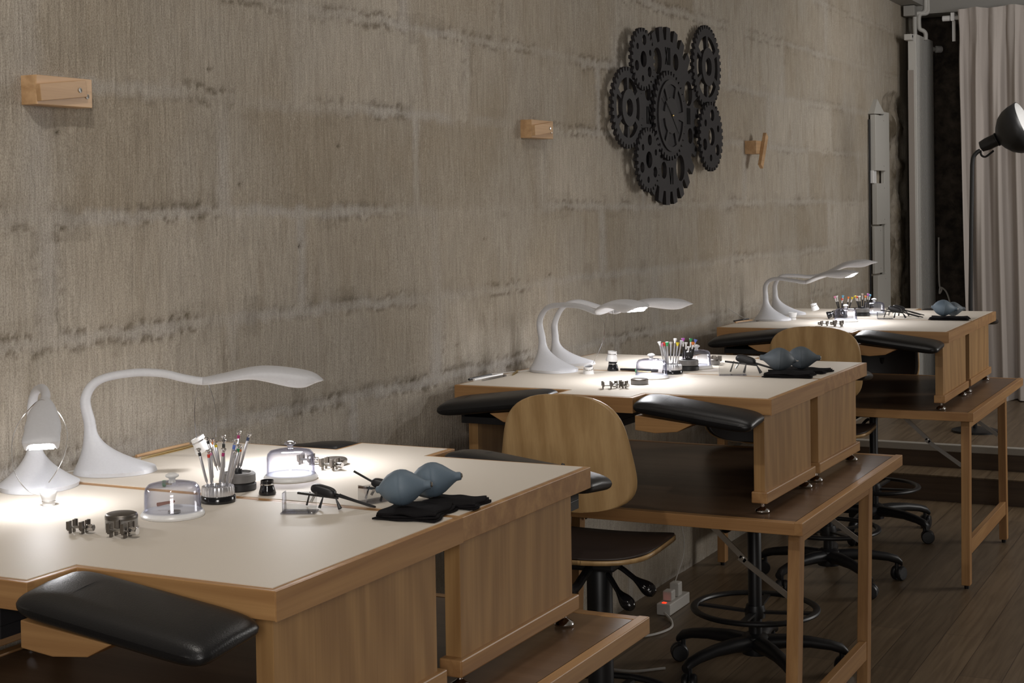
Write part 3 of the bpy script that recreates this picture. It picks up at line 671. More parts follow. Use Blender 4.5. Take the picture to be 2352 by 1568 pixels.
drivers((*A2, BZ+.028), [
    (1514, 784, 1526, 840, 'white', 0, 'silver screwdriver with white cap leaning farthest left '+n1),
    (1519, 788, 1531, 838, 'pink', .006, 'silver screwdriver with pink cap '+n1),
    (1525, 786, 1533, 840, 'red', .01, 'silver screwdriver with red cap '+n1),
    (1532, 785, 1535, 843, 'green', -.006, 'silver screwdriver with green cap '+n1),
    (1541, 785, 1540, 832, 'grey', .012, 'silver screwdriver with grey cap '+n1),
    (1551, 777, 1545, 843, 'white', -.008, 'tall silver screwdriver with wide white cap '+n1),
    (1557, 786, 1551, 838, 'yellow', .006, 'silver screwdriver with yellow cap '+n1),
    (1566, 782, 1554, 842, 'silver', -.004, 'silver screwdriver with silver cap leaning right '+n1)], None, 'cap')
drivers((*A2b, BZ+.032), [
    (1569, 776, 1570, 828, 'purple', .004, 'screwdriver with purple cap '+n2),
    (1576, 786, 1575, 828, 'white', .0, 'screwdriver with white ring cap, upright '+n2),
    (1582, 796, 1579, 828, 'white', -.004, 'short screwdriver with white cap '+n2),
    (1587, 777, 1583, 830, 'green', .008, 'screwdriver with green cap '+n2),
    (1592, 785, 1586, 828, 'orange', .0, 'screwdriver with orange cap '+n2),
    (1598, 779, 1588, 828, 'blue', .006, 'screwdriver with blue cap leaning farthest right '+n2)], None, 'dark')
A3 = (-1.77, 7.12); A3b = (-1.84, 6.98)
make_stand('grey screwdriver stand on the farthest table', *A3, 'grey')
make_stand('grey screwdriver stand hidden behind the near bell jar on the farthest table', *A3b, 'grey')
n1 = 'in the left group, farthest table'; n2 = 'in the right stand, farthest table'
drivers((*A3b, BZ+.032), [
    (1917, 680, 1927, 714, 'pink', 0, 'dark screwdriver with pink cap '+n1),
    (1922, 679, 1929, 714, 'white', .004, 'dark screwdriver with white cap beside the pink one '+n1),
    (1936, 678, 1935, 714, 'lightblue', .006, 'dark screwdriver with light blue cap '+n1),
    (1934, 685, 1934, 714, 'red', -.004, 'dark screwdriver with red cap below the blue one '+n1),
    (1949, 681, 1945, 714, 'orange', 0, 'dark screwdriver with orange cap '+n1),
    (1958, 682, 1949, 714, 'yellow', 0, 'dark screwdriver with yellow cap leaning right '+n1)], None, 'dark')
drivers((*A3, BZ+.032), [
    (1964, 679, 1973, 710, 'yellow', 0, 'dark screwdriver with yellow cap leaning left '+n2),
    (1968, 680, 1975, 710, 'red', .004, 'dark screwdriver with red cap '+n2),
    (1974, 680, 1977, 710, 'white', -.004, 'dark screwdriver with white ring cap '+n2),
    (1981, 674, 1981, 710, 'grey', .004, 'tall dark screwdriver with grey cap '+n2),
    (1988, 679, 1985, 710, 'orange', 0, 'dark screwdriver with orange cap '+n2),
    (1994, 674, 1990, 710, 'purple', 0, 'dark screwdriver with purple cap '+n2),
    (1999, 676, 1993, 710, 'lightblue', .006, 'dark screwdriver with light blue cap leaning right '+n2)], None, 'dark')

# movement holders: four jaws on two rails with a clamping screw
def make_holder(label, x, y, rz, mt='dark_steel', s=1.0):
    t = thing('movement_holder', label, 'movement holder', (x, y, BZ), rz, 'metal movement holders', (s, s, s))
    b = MB()
    for sy in (-1, 1):
        b.tube([(-.020, sy*.004, .010), (.020, sy*.004, .010)], .0016, 8)
    b.build('rails', M['steel'], t, smooth=True)
    for xx in (-.018, .006):
        for sy in (-1, 1):
            q = MB().box(xx-.0015, xx+.0015, sy*.003, sy*.014, .006, .0215) if sy > 0 else MB().box(xx-.0015, xx+.0015, -.014, -.003, .006, .0215)
            q.box(xx-.0015, xx+.0015, sy*.006-.003, sy*.006+.003, .0005, .008).box(xx-.003, xx+.003, sy*.014-.0015 if sy > 0 else -.0145, sy*.0145 if sy > 0 else -.0115, .008, .0215)
            q.build('jaw', M[mt], t, bevel=.0004)
    MB().lathe([(.0015, 0), (.0055, .0005), (.0060, .002), (.0060, .012), (.0050, .013), (.001, .013)], (.010, 0, .010), 18, axis=(1, 0, 0)).build('screw_knob', M['chrome'], t, smooth=True)
    return t
h0 = make_holder('bronze coloured movement holder standing alone at the front left of the nearest bench', -1.822, 1.965, dg(12))
def H(label, x, y, rz, s=1.0, rot=None):
    h = dup(h0, (x, y, BZ), rz, label, scale=(s, s, s))
    if rot: h.rotation_euler = rot
    return h
H('dark movement holder in front of the grey tin on the nearest bench', -1.732, 1.968, dg(6), 1.15)
H('movement holder seen through the bell jar on the far half of the nearest table', -1.855, 2.688, dg(10))
H('dark movement holder in front of the flat grey case on the nearest table', -1.77, 2.650, dg(0), 1.1)
H('left one of two dark movement holders joined on the middle bench', -1.775, 4.120, dg(30), 1.0)
H('right one of two dark movement holders joined on the middle bench', -1.742, 4.145, dg(-20), 1.0)
H('dark movement holder beside the hidden bell jar on the middle table', -1.712, 4.885, dg(80), 1.2)
H('movement holder with two jaws at the far left front of the farthest bench', -1.785, 6.49, dg(180), 1.0)
H('wider movement holder right of the two-jaw one on the farthest bench', -1.722, 6.475, dg(175), 1.25)
def make_tin(label, x, y, r, h, lidh, mt='tin'):
    t = thing('parts_tin', label, 'tin', (x, y, BZ))
    MB().lathe([(r*.96, .0005), (r, .002), (r, h-lidh), (.001, h-lidh)], (0, 0, 0), 36).build('tin_body', M[mt], t, smooth=True)
    MB().lathe([(r*1.01, h-lidh+.0002), (r*1.02, h-lidh*.5), (r*.96, h), (r*.85, h+.0015), (.001, h+.0025)], (0, 0, 0), 36).build('lid', M['dark_steel'], t, smooth=True, ang=50)
    return t
make_tin('round grey tin with domed dark lid behind the dark movement holder, nearest bench', -1.783, 2.02, .0275, .026, .008)
make_tin('flat round grey case behind the holder on the far half of the nearest table', -1.80, 2.705, .0265, .013, .005)
make_tin('low round brown-grey tin lid on the middle bench', -1.733, 4.254, .0265, .016, .004, 'grey')
make_tin('small round grey tin beside the hidden bell jar on the middle table', -1.70, 4.84, .016, .018, .004, 'grey')

# loupes
def loupe_mesh(p, mt, parent):
    MB().lathe([(.0150, 0), (.0158, .003), (.0130, .012), (.0118, .018), (.0118, .026), (.0105, .026), (.0105, .018), (.0125, .008), (.0138, .0005)], (0, 0, 0), 28, caps=False).build('eyecup', M[mt], parent, smooth=True)
    MB().lathe([(.0121, .0175), (.0127, .018), (.0127, .0195), (.0121, .020)], (0, 0, 0), 28, caps=False).build('clip_ring', M['chrome'], parent, smooth=True)
    MB().lathe([(.0104, .023), (.004, .0245), (.0005, .025)], (0, 0, 0), 24).build('lens', M['acrylic'], parent, smooth=True)
def make_loupe(label, loc, rot, mt='white_plastic', wire=None, s=1.0):
    t = thing('loupe', label, 'loupe', loc, 0, 'watchmaker eye loupes'); t.rotation_euler = rot; t.scale = (s, s, s)
    loupe_mesh(None, mt, t)
    if wire:
        bpy.context.view_layer.update()
        inv = t.matrix_world.inverted()
        MB().tube([inv @ p for p in catmull(wire, 8)], .0009/s, 6).build('wire_headband', M['chrome'], t, smooth=True)
    return t
def W(ref, pts, dd=None): return [at(x, y, Vector(ref)+_f0*((dd[i] if dd else 0))) for i, (x, y) in enumerate(pts)]
# nearest: standing loupe with the big wire loop over the left lamp
rf = (-2.053, 2.129, BZ+.03)
make_loupe('white loupe with big wire headband, standing in front of the left edge lamp', (-2.053, 2.129, BZ+.0265), (PI, 0, 0), 'white_plastic',
           W(rf, [(98, 1137), (70, 1131), (45, 1105), (30, 1070), (27, 1020), (38, 980), (62, 945), (95, 918), (128, 940), (150, 975), (154, 1010), (146, 1050), (128, 1085), (112, 1108)], [0, .0, .01, .02, .04, .05, .06, .06, .05, .04, .03, .02, .01, 0]))
rf = at(462, 1015, (-2.0, 2.56, 1.1))
make_loupe('white loupe dangling by its wire from the long lamp, left of the screwdrivers', at(470, 1035, rf), (.25, -.42, 0), 'white_plastic',
           W(rf, [(452, 1005), (447, 960), (448, 920), (456, 885), (465, 868), (478, 882), (491, 920), (496, 960), (496, 1003)], [0, 0, 0, .0, .0, 0, 0, 0, 0]), 1.25)
for ch in ():
    pass
rf2 = (-1.994, 4.464, BZ+.03)
make_loupe('white loupe with wire tilted beside the near lamp of the middle table', at(1352, 862, rf2), (.25, .1, 0), 'white_plastic',
           W(rf2, [(1362, 835), (1378, 800), (1388, 770), (1387, 740), (1375, 720)]), 1.25)
rfb = (-1.954, 4.571, BZ+.05)
make_loupe('white loupe hanging in the air from the far lamp of the middle table', at(1405, 829, rfb), (0, .08, 0), 'white_plastic',
           W(rfb, [(1412, 805), (1412, 760), (1406, 715), (1396, 722), (1388, 760), (1387, 795)]), 1.25)
rf3 = (-1.93, 6.80, BZ+.06)
make_loupe('white loupe hanging tilted from the farthest near lamp', at(1873, 712, rf3), (.15, -.25, 0), 'white_plastic',
           W(rf3, [(1867, 695), (1870, 670), (1874, 645), (1866, 648), (1863, 680), (1866, 696)]), 1.2)
make_loupe('white loupe standing on the farthest bench beside the lamp foot', (-2.01, 6.796, BZ+.034), (PI, 0, 0), 'white_plastic', None, 1.3)
make_loupe('glossy black loupe lying open near the seam of the nearest benches', (-1.733, 2.372, BZ+.0005), (0, .0, .3), 'black_gloss', None, 1.05)
make_loupe('black loupe under the hanging white one on the middle table', (-1.954, 4.57, BZ+.0005), (0, .0, 0), 'black_gloss', None, 1.2)
make_loupe('black loupe tipped on its side left of the near bell jar, farthest table', (-1.864, 6.85, BZ+.018), (0, 1.25, .4), 'black_gloss', None, 1.1)
make_loupe('black loupe tipped over just left of the dome, behind the other black one', (-1.84, 6.95, BZ+.018), (0, 1.25, -.3), 'black_gloss', None, 1.1)

# hand tools along the wall side
def stick(name, label, cat, p, q, r0, r1, mt):
    d = Vector(q)-Vector(p)
    return tag(MB().tube([p, Vector(p)+d*.5, q], [r0, (r0+r1)/2*1.2, r1], 8).build(name, M[mt], None, smooth=True), label, cat)
def tweezers(label, p, q, mt, mt2=None, wd=.009):
    p, q = Vector(p), Vector(q); d = (q-p); sd = Vector((-d.y, d.x, 0)).normalized(); L = d.length
    t = thing('tweezers', label, 'tweezers', tuple(p), math.atan2(d.y, d.x))
    for s in (0, 1):
        MB().prism([(0, -.0006), (L*.35, -wd*.35), (L*.72, -wd*.5), (L, -.003), (L, .003), (L*.72, wd*.5), (L*.35, wd*.35), (0, .0006)], .0005+s*.0035, .0018+s*.0035).build('arm', M[mt], t)
    MB().prism([(L*.93, -.0035), (L*1.01, -.0035), (L*1.01, .0035), (L*.93, .0035)], .0003, .0058).build('heel', M[mt2 or mt], t)
    return t
tweezers('brass tweezers with dark tip lying along the wall side of the nearest table', (-2.235, 2.60, BZ), (-2.245, 2.80, BZ), 'brass', 'steel', .014)
stick('peg_stick', 'pale wooden stick beside the brass tweezers', 'stick', (-2.262, 2.615, BZ+.004), (-2.266, 2.80, BZ+.004), .0035, .0035, 'hook_wood')
stick('pen', 'black pen in the front left corner of the middle bench', 'pen', (-2.268, 4.165, BZ+.004), (-2.265, 4.31, BZ+.004), .0035, .003, 'black')
stick('peg_stick', 'pale stick lying beside the black pen on the middle bench', 'stick', (-2.248, 4.16, BZ+.004), (-2.235, 4.33, BZ+.004), .004, .003, 'white_plastic')
tweezers('grey tweezers beside the pale stick on the middle bench', (-2.225, 4.17, BZ), (-2.215, 4.31, BZ), 'dark_steel', None, .010)
tweezers('brass tweezers lying across the seam behind the lamp of the middle table', (-2.20, 4.33, BZ), (-2.235, 4.44, BZ), 'brass', None, .008)
stick('pen', 'black pen at the wall edge of the farthest bench', 'pen', (-2.225, 6.60, BZ+.004), (-2.205, 6.75, BZ+.004), .0035, .003, 'black')
stick('peg_stick', 'pale stick at the left front corner of the farthest bench', 'stick', (-2.195, 6.53, BZ+.004), (-2.165, 6.68, BZ+.004), .004, .003, 'hook_wood')
tweezers('dark tweezers beside the pale stick on the farthest bench', (-2.18, 6.52, BZ), (-2.13, 6.66, BZ), 'dark_steel', None, .009)
stick('pin_vice', 'long black pin vice lying between the loupe and the bell jar, middle table', 'pin vice', (-1.93, 4.575, BZ+.005), (-1.80, 4.575, BZ+.005), .0035, .0045, 'black')
for lab_, px_, py_, d_ in (('small oiler with green end cap behind the left side of the nearest bell jar', 374, 1110, .014), ('small oiler with green end cap at the left of the middle bell jar', 1459, 852, .05)):
    c_ = onz(px_, py_, BZ+.0065); t = thing('oiler', lab_, 'oiler', tuple(c_))
    MB().lathe([(.003, 0), (.0065, .001), (.0065, .005), (.003, .006)], (0, 0, 0), 14, axis=(1, .3, .1)).build('end_cap', CM['green'], t, smooth=True)
    MB().tube([(.004, .001, .0), (d_, .01, -.002)], .002, 8).build('oiler_shaft', M['brass'], t, smooth=True)

# acrylic easel stands and the black clip-on magnifiers
def make_easel(label, x, y, rz, w_=.062, h=.034):
    t = thing('acrylic_stand', label, 'stand', (x, y, BZ), rz, 'bent clear acrylic stands')
    b = MB()
    b.box(-w_/2, w_/2, -.016, .022, .0005, .0025)
    b.build('foot_plate', M['acrylic'], t)
    b = MB().obox((0, .004, h/2+.002), (w_/2, 0, 0), (0, .0013, 0), (0, .004, h/2)); b.build('front_plate', M['acrylic'], t, bevel=.0003)
    MB().obox((-w_/2+.001, .012, h/2+.001), (.0011, 0, 0), (0, .013, 0), (0, 0, h/2)).build('side_plate', M['acrylic'], t)
    return t
def make_glasses(label, x, y, rz, tilt=0, s=1.0):
    t = thing('magnifier_glasses', label, 'magnifier', (x, y, BZ), rz, 'black clip-on magnifiers', (s, s, s))
    # brow bar, padded block, bridge, folded wire temples
    MB().cushion((0, 0, .033), .024, .010, .010, .5, 24, 12).xf(Matrix.Rotation(.25, 4, 'Y')).build('brow_pad', M['black'], t, smooth=True)
    MB().bar((-.040, -.006, .028), (.035, .004, .019), .006, .004).build('frame_bar', M['blackmetal'], t)
    for q, (yy, L) in enumerate(((.002, .075), (.014, .062))):
        b = MB().tube(catmull([(.02, yy, .026), (.02+L*.5, yy, .017), (.02+L, yy+.004, .006), (.025+L, yy+.012, .004), (.02+L*.6, yy+.012, .012), (.03, yy+.008, .022)], 6), .0017, 7)
        b.build('temple', M['black'], t, smooth=True)
    MB().tube([(.035, -.008, .020), (.045, -.014, .0035)], [.0012, .004], 8).build('nose_pad', M['black'], t, smooth=True)
    MB().tube([(.01, -.008, .022), (.006, -.016, .0035)], [.0012, .003], 8).build('nose_pad', M['black'], t, smooth=True)
    MB().tube([(-.02, .004, .028), (-.03, .012, .0025)], [.0012, .002], 8).build('hinge_arm', M['blackmetal'], t, smooth=True)
    MB().tube([(-.005, .0, .03), (-.015, -.004, .012)], .0025, 8).build('clip', M['steel'], t, smooth=True)
    return t
make_easel('bent clear acrylic stand under the black magnifier on the nearest bench', -1.575, 2.25, dg(22))
make_easel('clear acrylic stand of the magnifier on the far side of the nearest seam', -1.50, 2.392, dg(70), .05, .03)
make_easel('bent clear acrylic stand under the magnifier of the middle table', -1.545, 4.564, dg(20), .085, .035)
make_easel('bent clear acrylic stand under the magnifiers of the farthest table', -1.62, 6.935, dg(20), .07, .03)
make_glasses('black clip-on magnifier perched on the clear stand, nearest bench', -1.565, 2.30, dg(12))
g2 = make_glasses('black folded magnifier glasses with a part sticking up, across the nearest bench seam', -1.50, 2.40, dg(20), 0, .95)
MB().bar((-.05, 0, .058), (.03, .004, .012), .006, .003).build('raised_temple', M['blackmetal'], g2)
make_glasses('black magnifier glasses on the clear stand of the middle table', -1.535, 4.63, dg(10), 0, 1.35)
make_glasses('black magnifier glasses on the clear stand of the farthest table', -1.60, 6.99, dg(10), 0, 1.3)
make_glasses('second dark magnifier behind the first on the farthest table', -1.61, 7.12, dg(15), 0, 1.2)

# folded black cloths and rubber blowers
def make_cloth(label, c, rz, a, b, h=.012):
    t_ = MB(); rs = random.Random(c[0]*100)
    for k in range(3):
        def f(u, v, k=k):
            x = (u-.5)*2*a*(1-.04*k)+.004*math.sin(v*9+k); y = (v-.5)*2*b*(1-.03*k)+.003*math.sin(u*11+k*2)
            e = max(abs(u-.5), abs(v-.5))*2
            return (x, y, .0012+h*k/3+.0008*math.sin(u*7+k)*math.sin(v*6+k*1.7)+(.0012*max(0, e-.8)*5*math.sin(u*13+v*5+k) if k == 2 else 0)+.002)
        t_.grid(f, 18, 14)
    o = t_.build('cleaning_cloth', M['cloth'], None, smooth=True, solid=.003); o.location = (c[0], c[1], BZ); o.rotation_euler = (0, 0, rz)
    return tag(o, label, 'cloth', 'folded black cloths under the blowers')
def make_blower(label, c, az, pitch=0, mt='rubber', s=1.0, z=.047):
    t = thing('dust_blower', label, 'blower', (c[0], c[1], BZ+z), 0, 'rubber bulb dust blowers'); t.rotation_euler = (0, -pitch, az); t.scale = (s, s, s)
    pr = [(.004, -.058), (.006, -.056), (.0065, -.051), (.0105, -.047), (.0175, -.040), (.0255, -.029), (.0315, -.013), (.0329, -.005), (.0330, -.0008), (.0334, 0), (.0330, .0008), (.0329, .005), (.0314, .013), (.0252, .027), (.0170, .040), (.0115, .049), (.0085, .055), (.0078, .064), (.0070, .066)]
    pr = [(r*.97, x*.80) for r, x in pr]
    MB().lathe(pr, (0, 0, 0), 36, axis=(1, 0, 0)).build('bulb', M[mt], t, smooth=True, ang=60)
    MB().lathe([(.0050, .0), (.0055, .0015), (.0035, .0035), (.0022, .003)], (.0522, 0, 0), 16, axis=(1, 0, 0)).build('nozzle_cap', M['chrome'], t, smooth=True)
    MB().lathe([(.002, -.053), (.0022, -.045)], (0, 0, 0), 10, axis=(1, 0, 0)).build('air_valve', M['chrome'], t, smooth=True)
    return t
make_cloth('folded black cloth at the edge of the nearest bench under the front blower', (-1.372, 2.315), dg(10), .058, .062)
make_cloth('folded black cloth with pinked edge behind the front one, nearest table', (-1.352, 2.42), dg(8), .055, .045, .008)
make_blower('grey-blue rubber blower at the front on the nearest table', (-1.402, 2.318), dg(22), .10, z=.046)
make_blower('grey-blue rubber blower behind the front one on the nearest table', (-1.400, 2.425), dg(26), .12, z=.042)
make_cloth('folded black cloth under the front blower of the middle table', (-1.375, 4.60), dg(8), .075, .06)
make_blower('dark grey blower with brass tip pointing left, middle table', (-1.405, 4.60), dg(200), .1, 'rubber_dark', 1.12, .052)
make_cloth('black cloth behind the front one on the middle table', (-1.36, 4.735), dg(-6), .075, .05, .008)
make_blower('dark grey blower behind the other on the middle table, nozzle to the right', (-1.37, 4.72), dg(14), .0, 'rubber_dark', 1.12, .046)
make_cloth('folded black cloth under the blowers of the farthest table', (-1.345, 6.98), dg(5), .085, .06)
make_blower('grey-blue blower at the front on the farthest table', (-1.37, 6.98), dg(20), -.1, 'rubber', 1.15, .052)
make_blower('grey blower behind the front one on the farthest table, dark nozzle to the right', (-1.35, 7.10), dg(28), 0, 'rubber_dark', 1.0, .040)

# ------------------------------------------------------------------ work chairs
def ply_shape(wt, wb, h, n=2.6, m=4):
    """half width at height fraction v (0 bottom, 1 top) of a rounded trapezoid"""
    def hw(v):
        base = wb+(wt-wb)*v
        return base*(max(0, 1-abs(2*v-1)**m))**(1/n)
    return hw
def make_chair(label, loc, rz, seat_z, hub_rz, wt=.155, wb=.21, hh=.30, back_y=-.25, back_z=.80, back_tilt=-.12, arm=.20, dark=False, levers=True, sl=.56, cr=.020):
    t = thing('work_chair', label, 'chair', (loc[0], loc[1], 0), 0, 'tall swivel work chairs')
    Rz = Matrix.Rotation(rz, 4, 'Z')
    hw = ply_shape(wt, wb, hh)
    NU, NV = 24, 26
    def f(u, v):
        vv = .5-.5*math.cos(PI*v); w_ = max(.002, hw(min(.9999, max(.0001, vv)))); x = (u-.5)*2*w_
        y = back_y+.9*x*x*1.0-(vv-.5)*math.tan(back_tilt)*-hh*1.0; y = back_y+.95*x*x+(vv-.5)*hh*math.tan(back_tilt)
        return (x, y, back_z+vv*hh)
    MB().grid(f, NU, NV).xf(Rz).build('backrest', M['ply'], t, smooth=True, solid=.011, ang=60)
    MB().grid(lambda u, v: (lambda p: (p[0]*.97, p[1]+.0085, p[2]*.97+(back_z+hh/2)*.03))(f(u, v)), NU, NV).xf(Rz).build('back_pad', M['ply_dark'], t, smooth=True, solid=.004)
    MB().tube([Rz @ Vector(p) for p in catmull([(0, back_y+.012, back_z+.14), (0, back_y-.01, back_z+.02), (0, back_y+.03, seat_z-.06), (0, -.08, seat_z-.045)], 6)], .012, 10).build('back_support', M['black'], t, smooth=True)
    hs = ply_shape(.195, .185, .40, 2.6, 5)
    def g(u, v):
        vv = .5-.5*math.cos(PI*v); w_ = max(.002, hs(min(.9999, max(.0001, vv)))); x = (u-.5)*2*w_; y = -.20+vv*.40
        return (x, y, seat_z+.25*x*x-.035*max(0, vv-.75)**1.2*4*.5-.05*max(0, .25-vv)*.5)
    MB().grid(g, NU, NV).xf(Rz).build('seat', M['ply'], t, smooth=True, solid=.012, ang=60)
    MB().grid(lambda u, v: (lambda p: (p[0]*.985, p[1]*.985, p[2]+.009))(g(u, v)), NU, NV).xf(Rz).build('seat_pad', M['ply_dark'], t, smooth=True, solid=.005)
    MB().box(-.07, .07, -.09, .07, seat_z-.055, seat_z-.012).xf(Rz).build('tilt_mechanism', M['black'], t, bevel=.008)
    MB().lathe([(.0125, .36), (.0125, seat_z-.05)], (0, 0, 0), 16).build('gas_column', M['chrome'], t, smooth=True)
    MB().lathe([(cr, .12), (cr, sl-.005), (cr-.003, sl), (.012, sl+.001)], (0, 0, 0), 20).build('column_sleeve', M['black'], t, smooth=True)
    if levers:
        for k, (aa, L, dz) in enumerate(((dg(-8), .115, -.015), (dg(-32), .085, -.05))):
            d = Rz @ Vector((math.cos(aa), math.sin(aa), 0)); p = Vector((0, 0, seat_z-.045+dz*.6))
            pts = [p+d*.03, p+d*(L*.55)+Vector((0, 0, dz*.2)), p+d*L+Vector((0, 0, -.03+dz*.3)), p+d*(L+.05)+Vector((0, 0, -.06+dz*.3))]
            lv = MB().tube(catmull(pts, 6), [.0075]*12+[.010, .013, .0165, .019, .020, .018, .011], 12).build('adjustment_lever', M['black_gloss'], t, smooth=True)
            if not dark:
                c = pts[2]*.45+pts[3]*.55-_f0*.0212; ax = (pts[3]-pts[2]).normalized(); sd = ax.cross(_f0).normalized()
                b = MB()
                for o_ in (-.003, .003): b.bar(c+ax*-.012+sd*o_-ax*.003, c+ax*-.012+sd*o_+ax*.004, .0012, .0006, _f0)
                b.bar(c+ax*-.012-sd*.003, c+ax*-.012+sd*.003, .0012, .0006, _f0); b.bar(c-ax*.006, c+ax*.010, .0010, .0006, _f0).bar(c+ax*.010, c+ax*.010+sd*.004, .0010, .0006, _f0)
                b.build('lever_mark', CM['white'], lv)
    # foot ring with its spokes
    n = 56; rr = .205; fz = .228
    ring = [[Vector(((rr+.013*math.cos(b_))*math.cos(a), (rr+.013*math.cos(b_))*math.sin(a), fz+.009*math.sin(b_))) for b_ in [2*PI*k/10 for k in range(10)]] for a in [2*PI*i/n for i in range(n)]]
    b = MB().loft(ring, False, True)
    b.build('foot_ring', M['black'], t, smooth=True)
    b = MB()
    for k in range(4):
        a = hub_rz+.3+k*PI/2; b.bar((.02*math.cos(a), .02*math.sin(a), fz-.012), (rr*math.cos(a), rr*math.sin(a), fz-.002), .022, .008)
    b.lathe([(.034, fz-.03), (.036, fz-.01), (.030, fz+.012)], (0, 0, 0), 20)
    b.build('ring_spokes', M['black'], t, smooth=True, ang=30)
    b = MB().lathe([(.045, .075), (.05, .10), (.045, .135), (.03, .145)], (0, 0, 0), 24)
    b.build('hub', M['black'], t, smooth=True)
    for k in range(5):
        a = hub_rz+2*PI*k/5; d = Vector((math.cos(a), math.sin(a), 0)); z = Vector((0, 0, 1)); s_ = Vector((-d.y, d.x, 0))
        rings = []
        for r_, zc, wd, ht in ((.03, .112, .034, .027), (.10, .116, .029, .024), (.18, .113, .024, .020), (.25, .102, .021, .018), (.29, .090, .020, .018), (.308, .076, .017, .014)):
            rings.append([d*r_+z*zc+s_*wd*math.cos(q)+z*ht*math.sin(q) for q in [2*PI*j/12 for j in range(12)]])
        MB().loft(rings).build('base_arm', M['black'], t, smooth=True, ang=50)
        cdir = hub_rz+1.3*k+.7; cx = d*.288; cw = Vector((math.cos(cdir), math.sin(cdir), 0)); ax = Vector((-cw.y, cw.x, 0))
        c = cx+cw*.014+Vector((0, 0, .0308))
        b = MB()
        for s2 in (-1, 1): b.lathe([(.010, 0), (.0285, .001), (.0305, .005), (.0305, .014), (.026, .020), (.008, .021)], c+ax*s2*.004, 20, axis=ax*s2)
        b.tube([cx+Vector((0, 0, .034)), cx+Vector((0, 0, .085))], .0085, 10)
        b.build('caster', M['black'], t, smooth=True, ang=40)
    return t
make_chair('swivel chair with broad light plywood back between the nearest and middle tables', (-1.70, 3.86), .10, .655, 1.2, wt=.15, wb=.205, hh=.31, back_y=-.29, back_z=.80, sl=.60, cr=.036)
make_chair('swivel chair under the middle table, foot ring and star base in view', (-1.60, 4.93), PI+.25, .625, 2.93, back_z=.735, back_y=-.34, dark=True, sl=.49, cr=.023)
make_chair('swivel chair with round-topped plywood back in front of the farthest table', (-1.71, 6.26), .12, .64, .5, wt=.175, wb=.19, hh=.31, back_y=-.33, back_z=.79, dark=True)
make_chair('swivel chair behind the farthest table, dark back seen in front of the radiator', (-1.76, 7.27), PI+.12, .62, -.43, wt=.17, wb=.19, hh=.31, back_y=-.40, back_z=.665, dark=True)
make_chair('swivel chair at the bottom left corner, only a sliver of plywood back showing', (-1.93, 1.28), .0, .655, .6, wt=.15, wb=.19, hh=.30, back_y=-.20, back_z=.66, dark=True, levers=False)

# ------------------------------------------------------------------ wall hooks
def make_hook(label, y, z, rz=0, roll=0, split=.0):
    t = thing('wooden_hook', label, 'hook', (XW-.003, y, z), 0, 'wooden hooks on the stone wall'); 
    back = MB().obox((.035, .0, 0), (.035, 0, 0), (0, .105, 0), (0, 0, .031)); b2 = back
    back.build('backing_block', M['hook_wood'], t, bevel=.002)
    return t
def hook(label, y0, y1, z0, z1, kind):
    t = thing('wooden_hook', label, 'hook', (XW-.004, (y0+y1)/2, (z0+z1)/2), 0, 'wooden hooks on the stone wall')
    hl, hz = (y1-y0)/2, (z1-z0)/2
    if kind == 0:
        MB().obox((.023, 0, 0), (.023, 0, 0), (0, hl, 0), (0, 0, hz)).build('backing_block', M['hook_wood'], t, bevel=.0015)
        b = MB().obox((0, 0, 0), (.006, 0, 0), (0, hl*.83, 0), (0, 0, hz*.58)); b.xf(Matrix.Translation((.0525, -hl*.19, .001)) @ Matrix.Rotation(.115, 4, 'X')); b.build('swivel_arm', M['hook_wood'], t, bevel=.001)
        for (yy, zz, xx) in ((hl*.38, .004, .0588), (hl*.80, -.007, .0466)):
            MB().lathe([(.0052, 0), (.0052, .0012), (.0022, .0006), (.001, .0002)], (xx, yy, zz), 16, axis=(1, 0, 0)).build('screw', M['steel'], t, smooth=True)
    else:
        MB().obox((.03, -hl*.1, 0), (.03, 0, 0), (0, hl*.75, 0), (0, 0, hz)).build('backing_block', M['hook_wood'], t, bevel=.0015)
        b = MB().obox((0, 0, 0), (.008, 0, 0), (0, hl*1.2, 0), (0, 0, hz*.62)); b.xf(Matrix.Translation((.068, .02, -.015)) @ Matrix.Rotation(1.05, 4, 'X')); b.build('swivel_arm', M['hook_wood'], t, bevel=.001)
    return t
hook('light wooden swivel hook with two screws, the one nearest the left picture edge', 2.365, 2.53, 1.822, 1.883, 0)
hook('light wooden swivel hook in the middle of the wall, left of the gear clock', 4.68, 4.85, 1.828, 1.890, 0)
hook('light wooden hook with its arm hanging slanted, right of the gear clock', 7.10, 7.25, 1.828, 1.892, 1)

# ------------------------------------------------------------------ gear wall clock
def plate(name, loops, depth, mt, parent, loc, bev=0):
    cu = bpy.data.curves.new(name, 'CURVE'); cu.dimensions = '2D'; cu.fill_mode = 'BOTH'; cu.extrude = depth/2
    for lp in loops:
        s = cu.splines.new('POLY'); s.points.add(len(lp)-1); s.use_cyclic_u = True
        for i, (a, b) in enumerate(lp): s.points[i].co = (a, b, 0, 1)
    o = bpy.data.objects.new(name, cu); C.objects.link(o)
    dgp = bpy.context.evaluated_depsgraph_get(); me = bpy.data.meshes.new_from_object(o.evaluated_get(dgp)); bpy.data.objects.remove(o)
    # curve plane (a, b) -> wall plane (y, z); extrusion -> x
    me.transform(Matrix(((0, 0, 1, 0), (1, 0, 0, 0), (0, 1, 0, 0), (0, 0, 0, 1))))
    me.name = name; me.materials.clear(); me.materials.append(mt); p = bpy.data.objects.new(name, me); C.objects.link(p); p.parent = parent; p.location = loc
    return p
def circ(cx, cy, r, n=32): return [(cx+r*math.cos(2*PI*k/n), cy+r*math.sin(2*PI*k/n)) for k in range(n)]
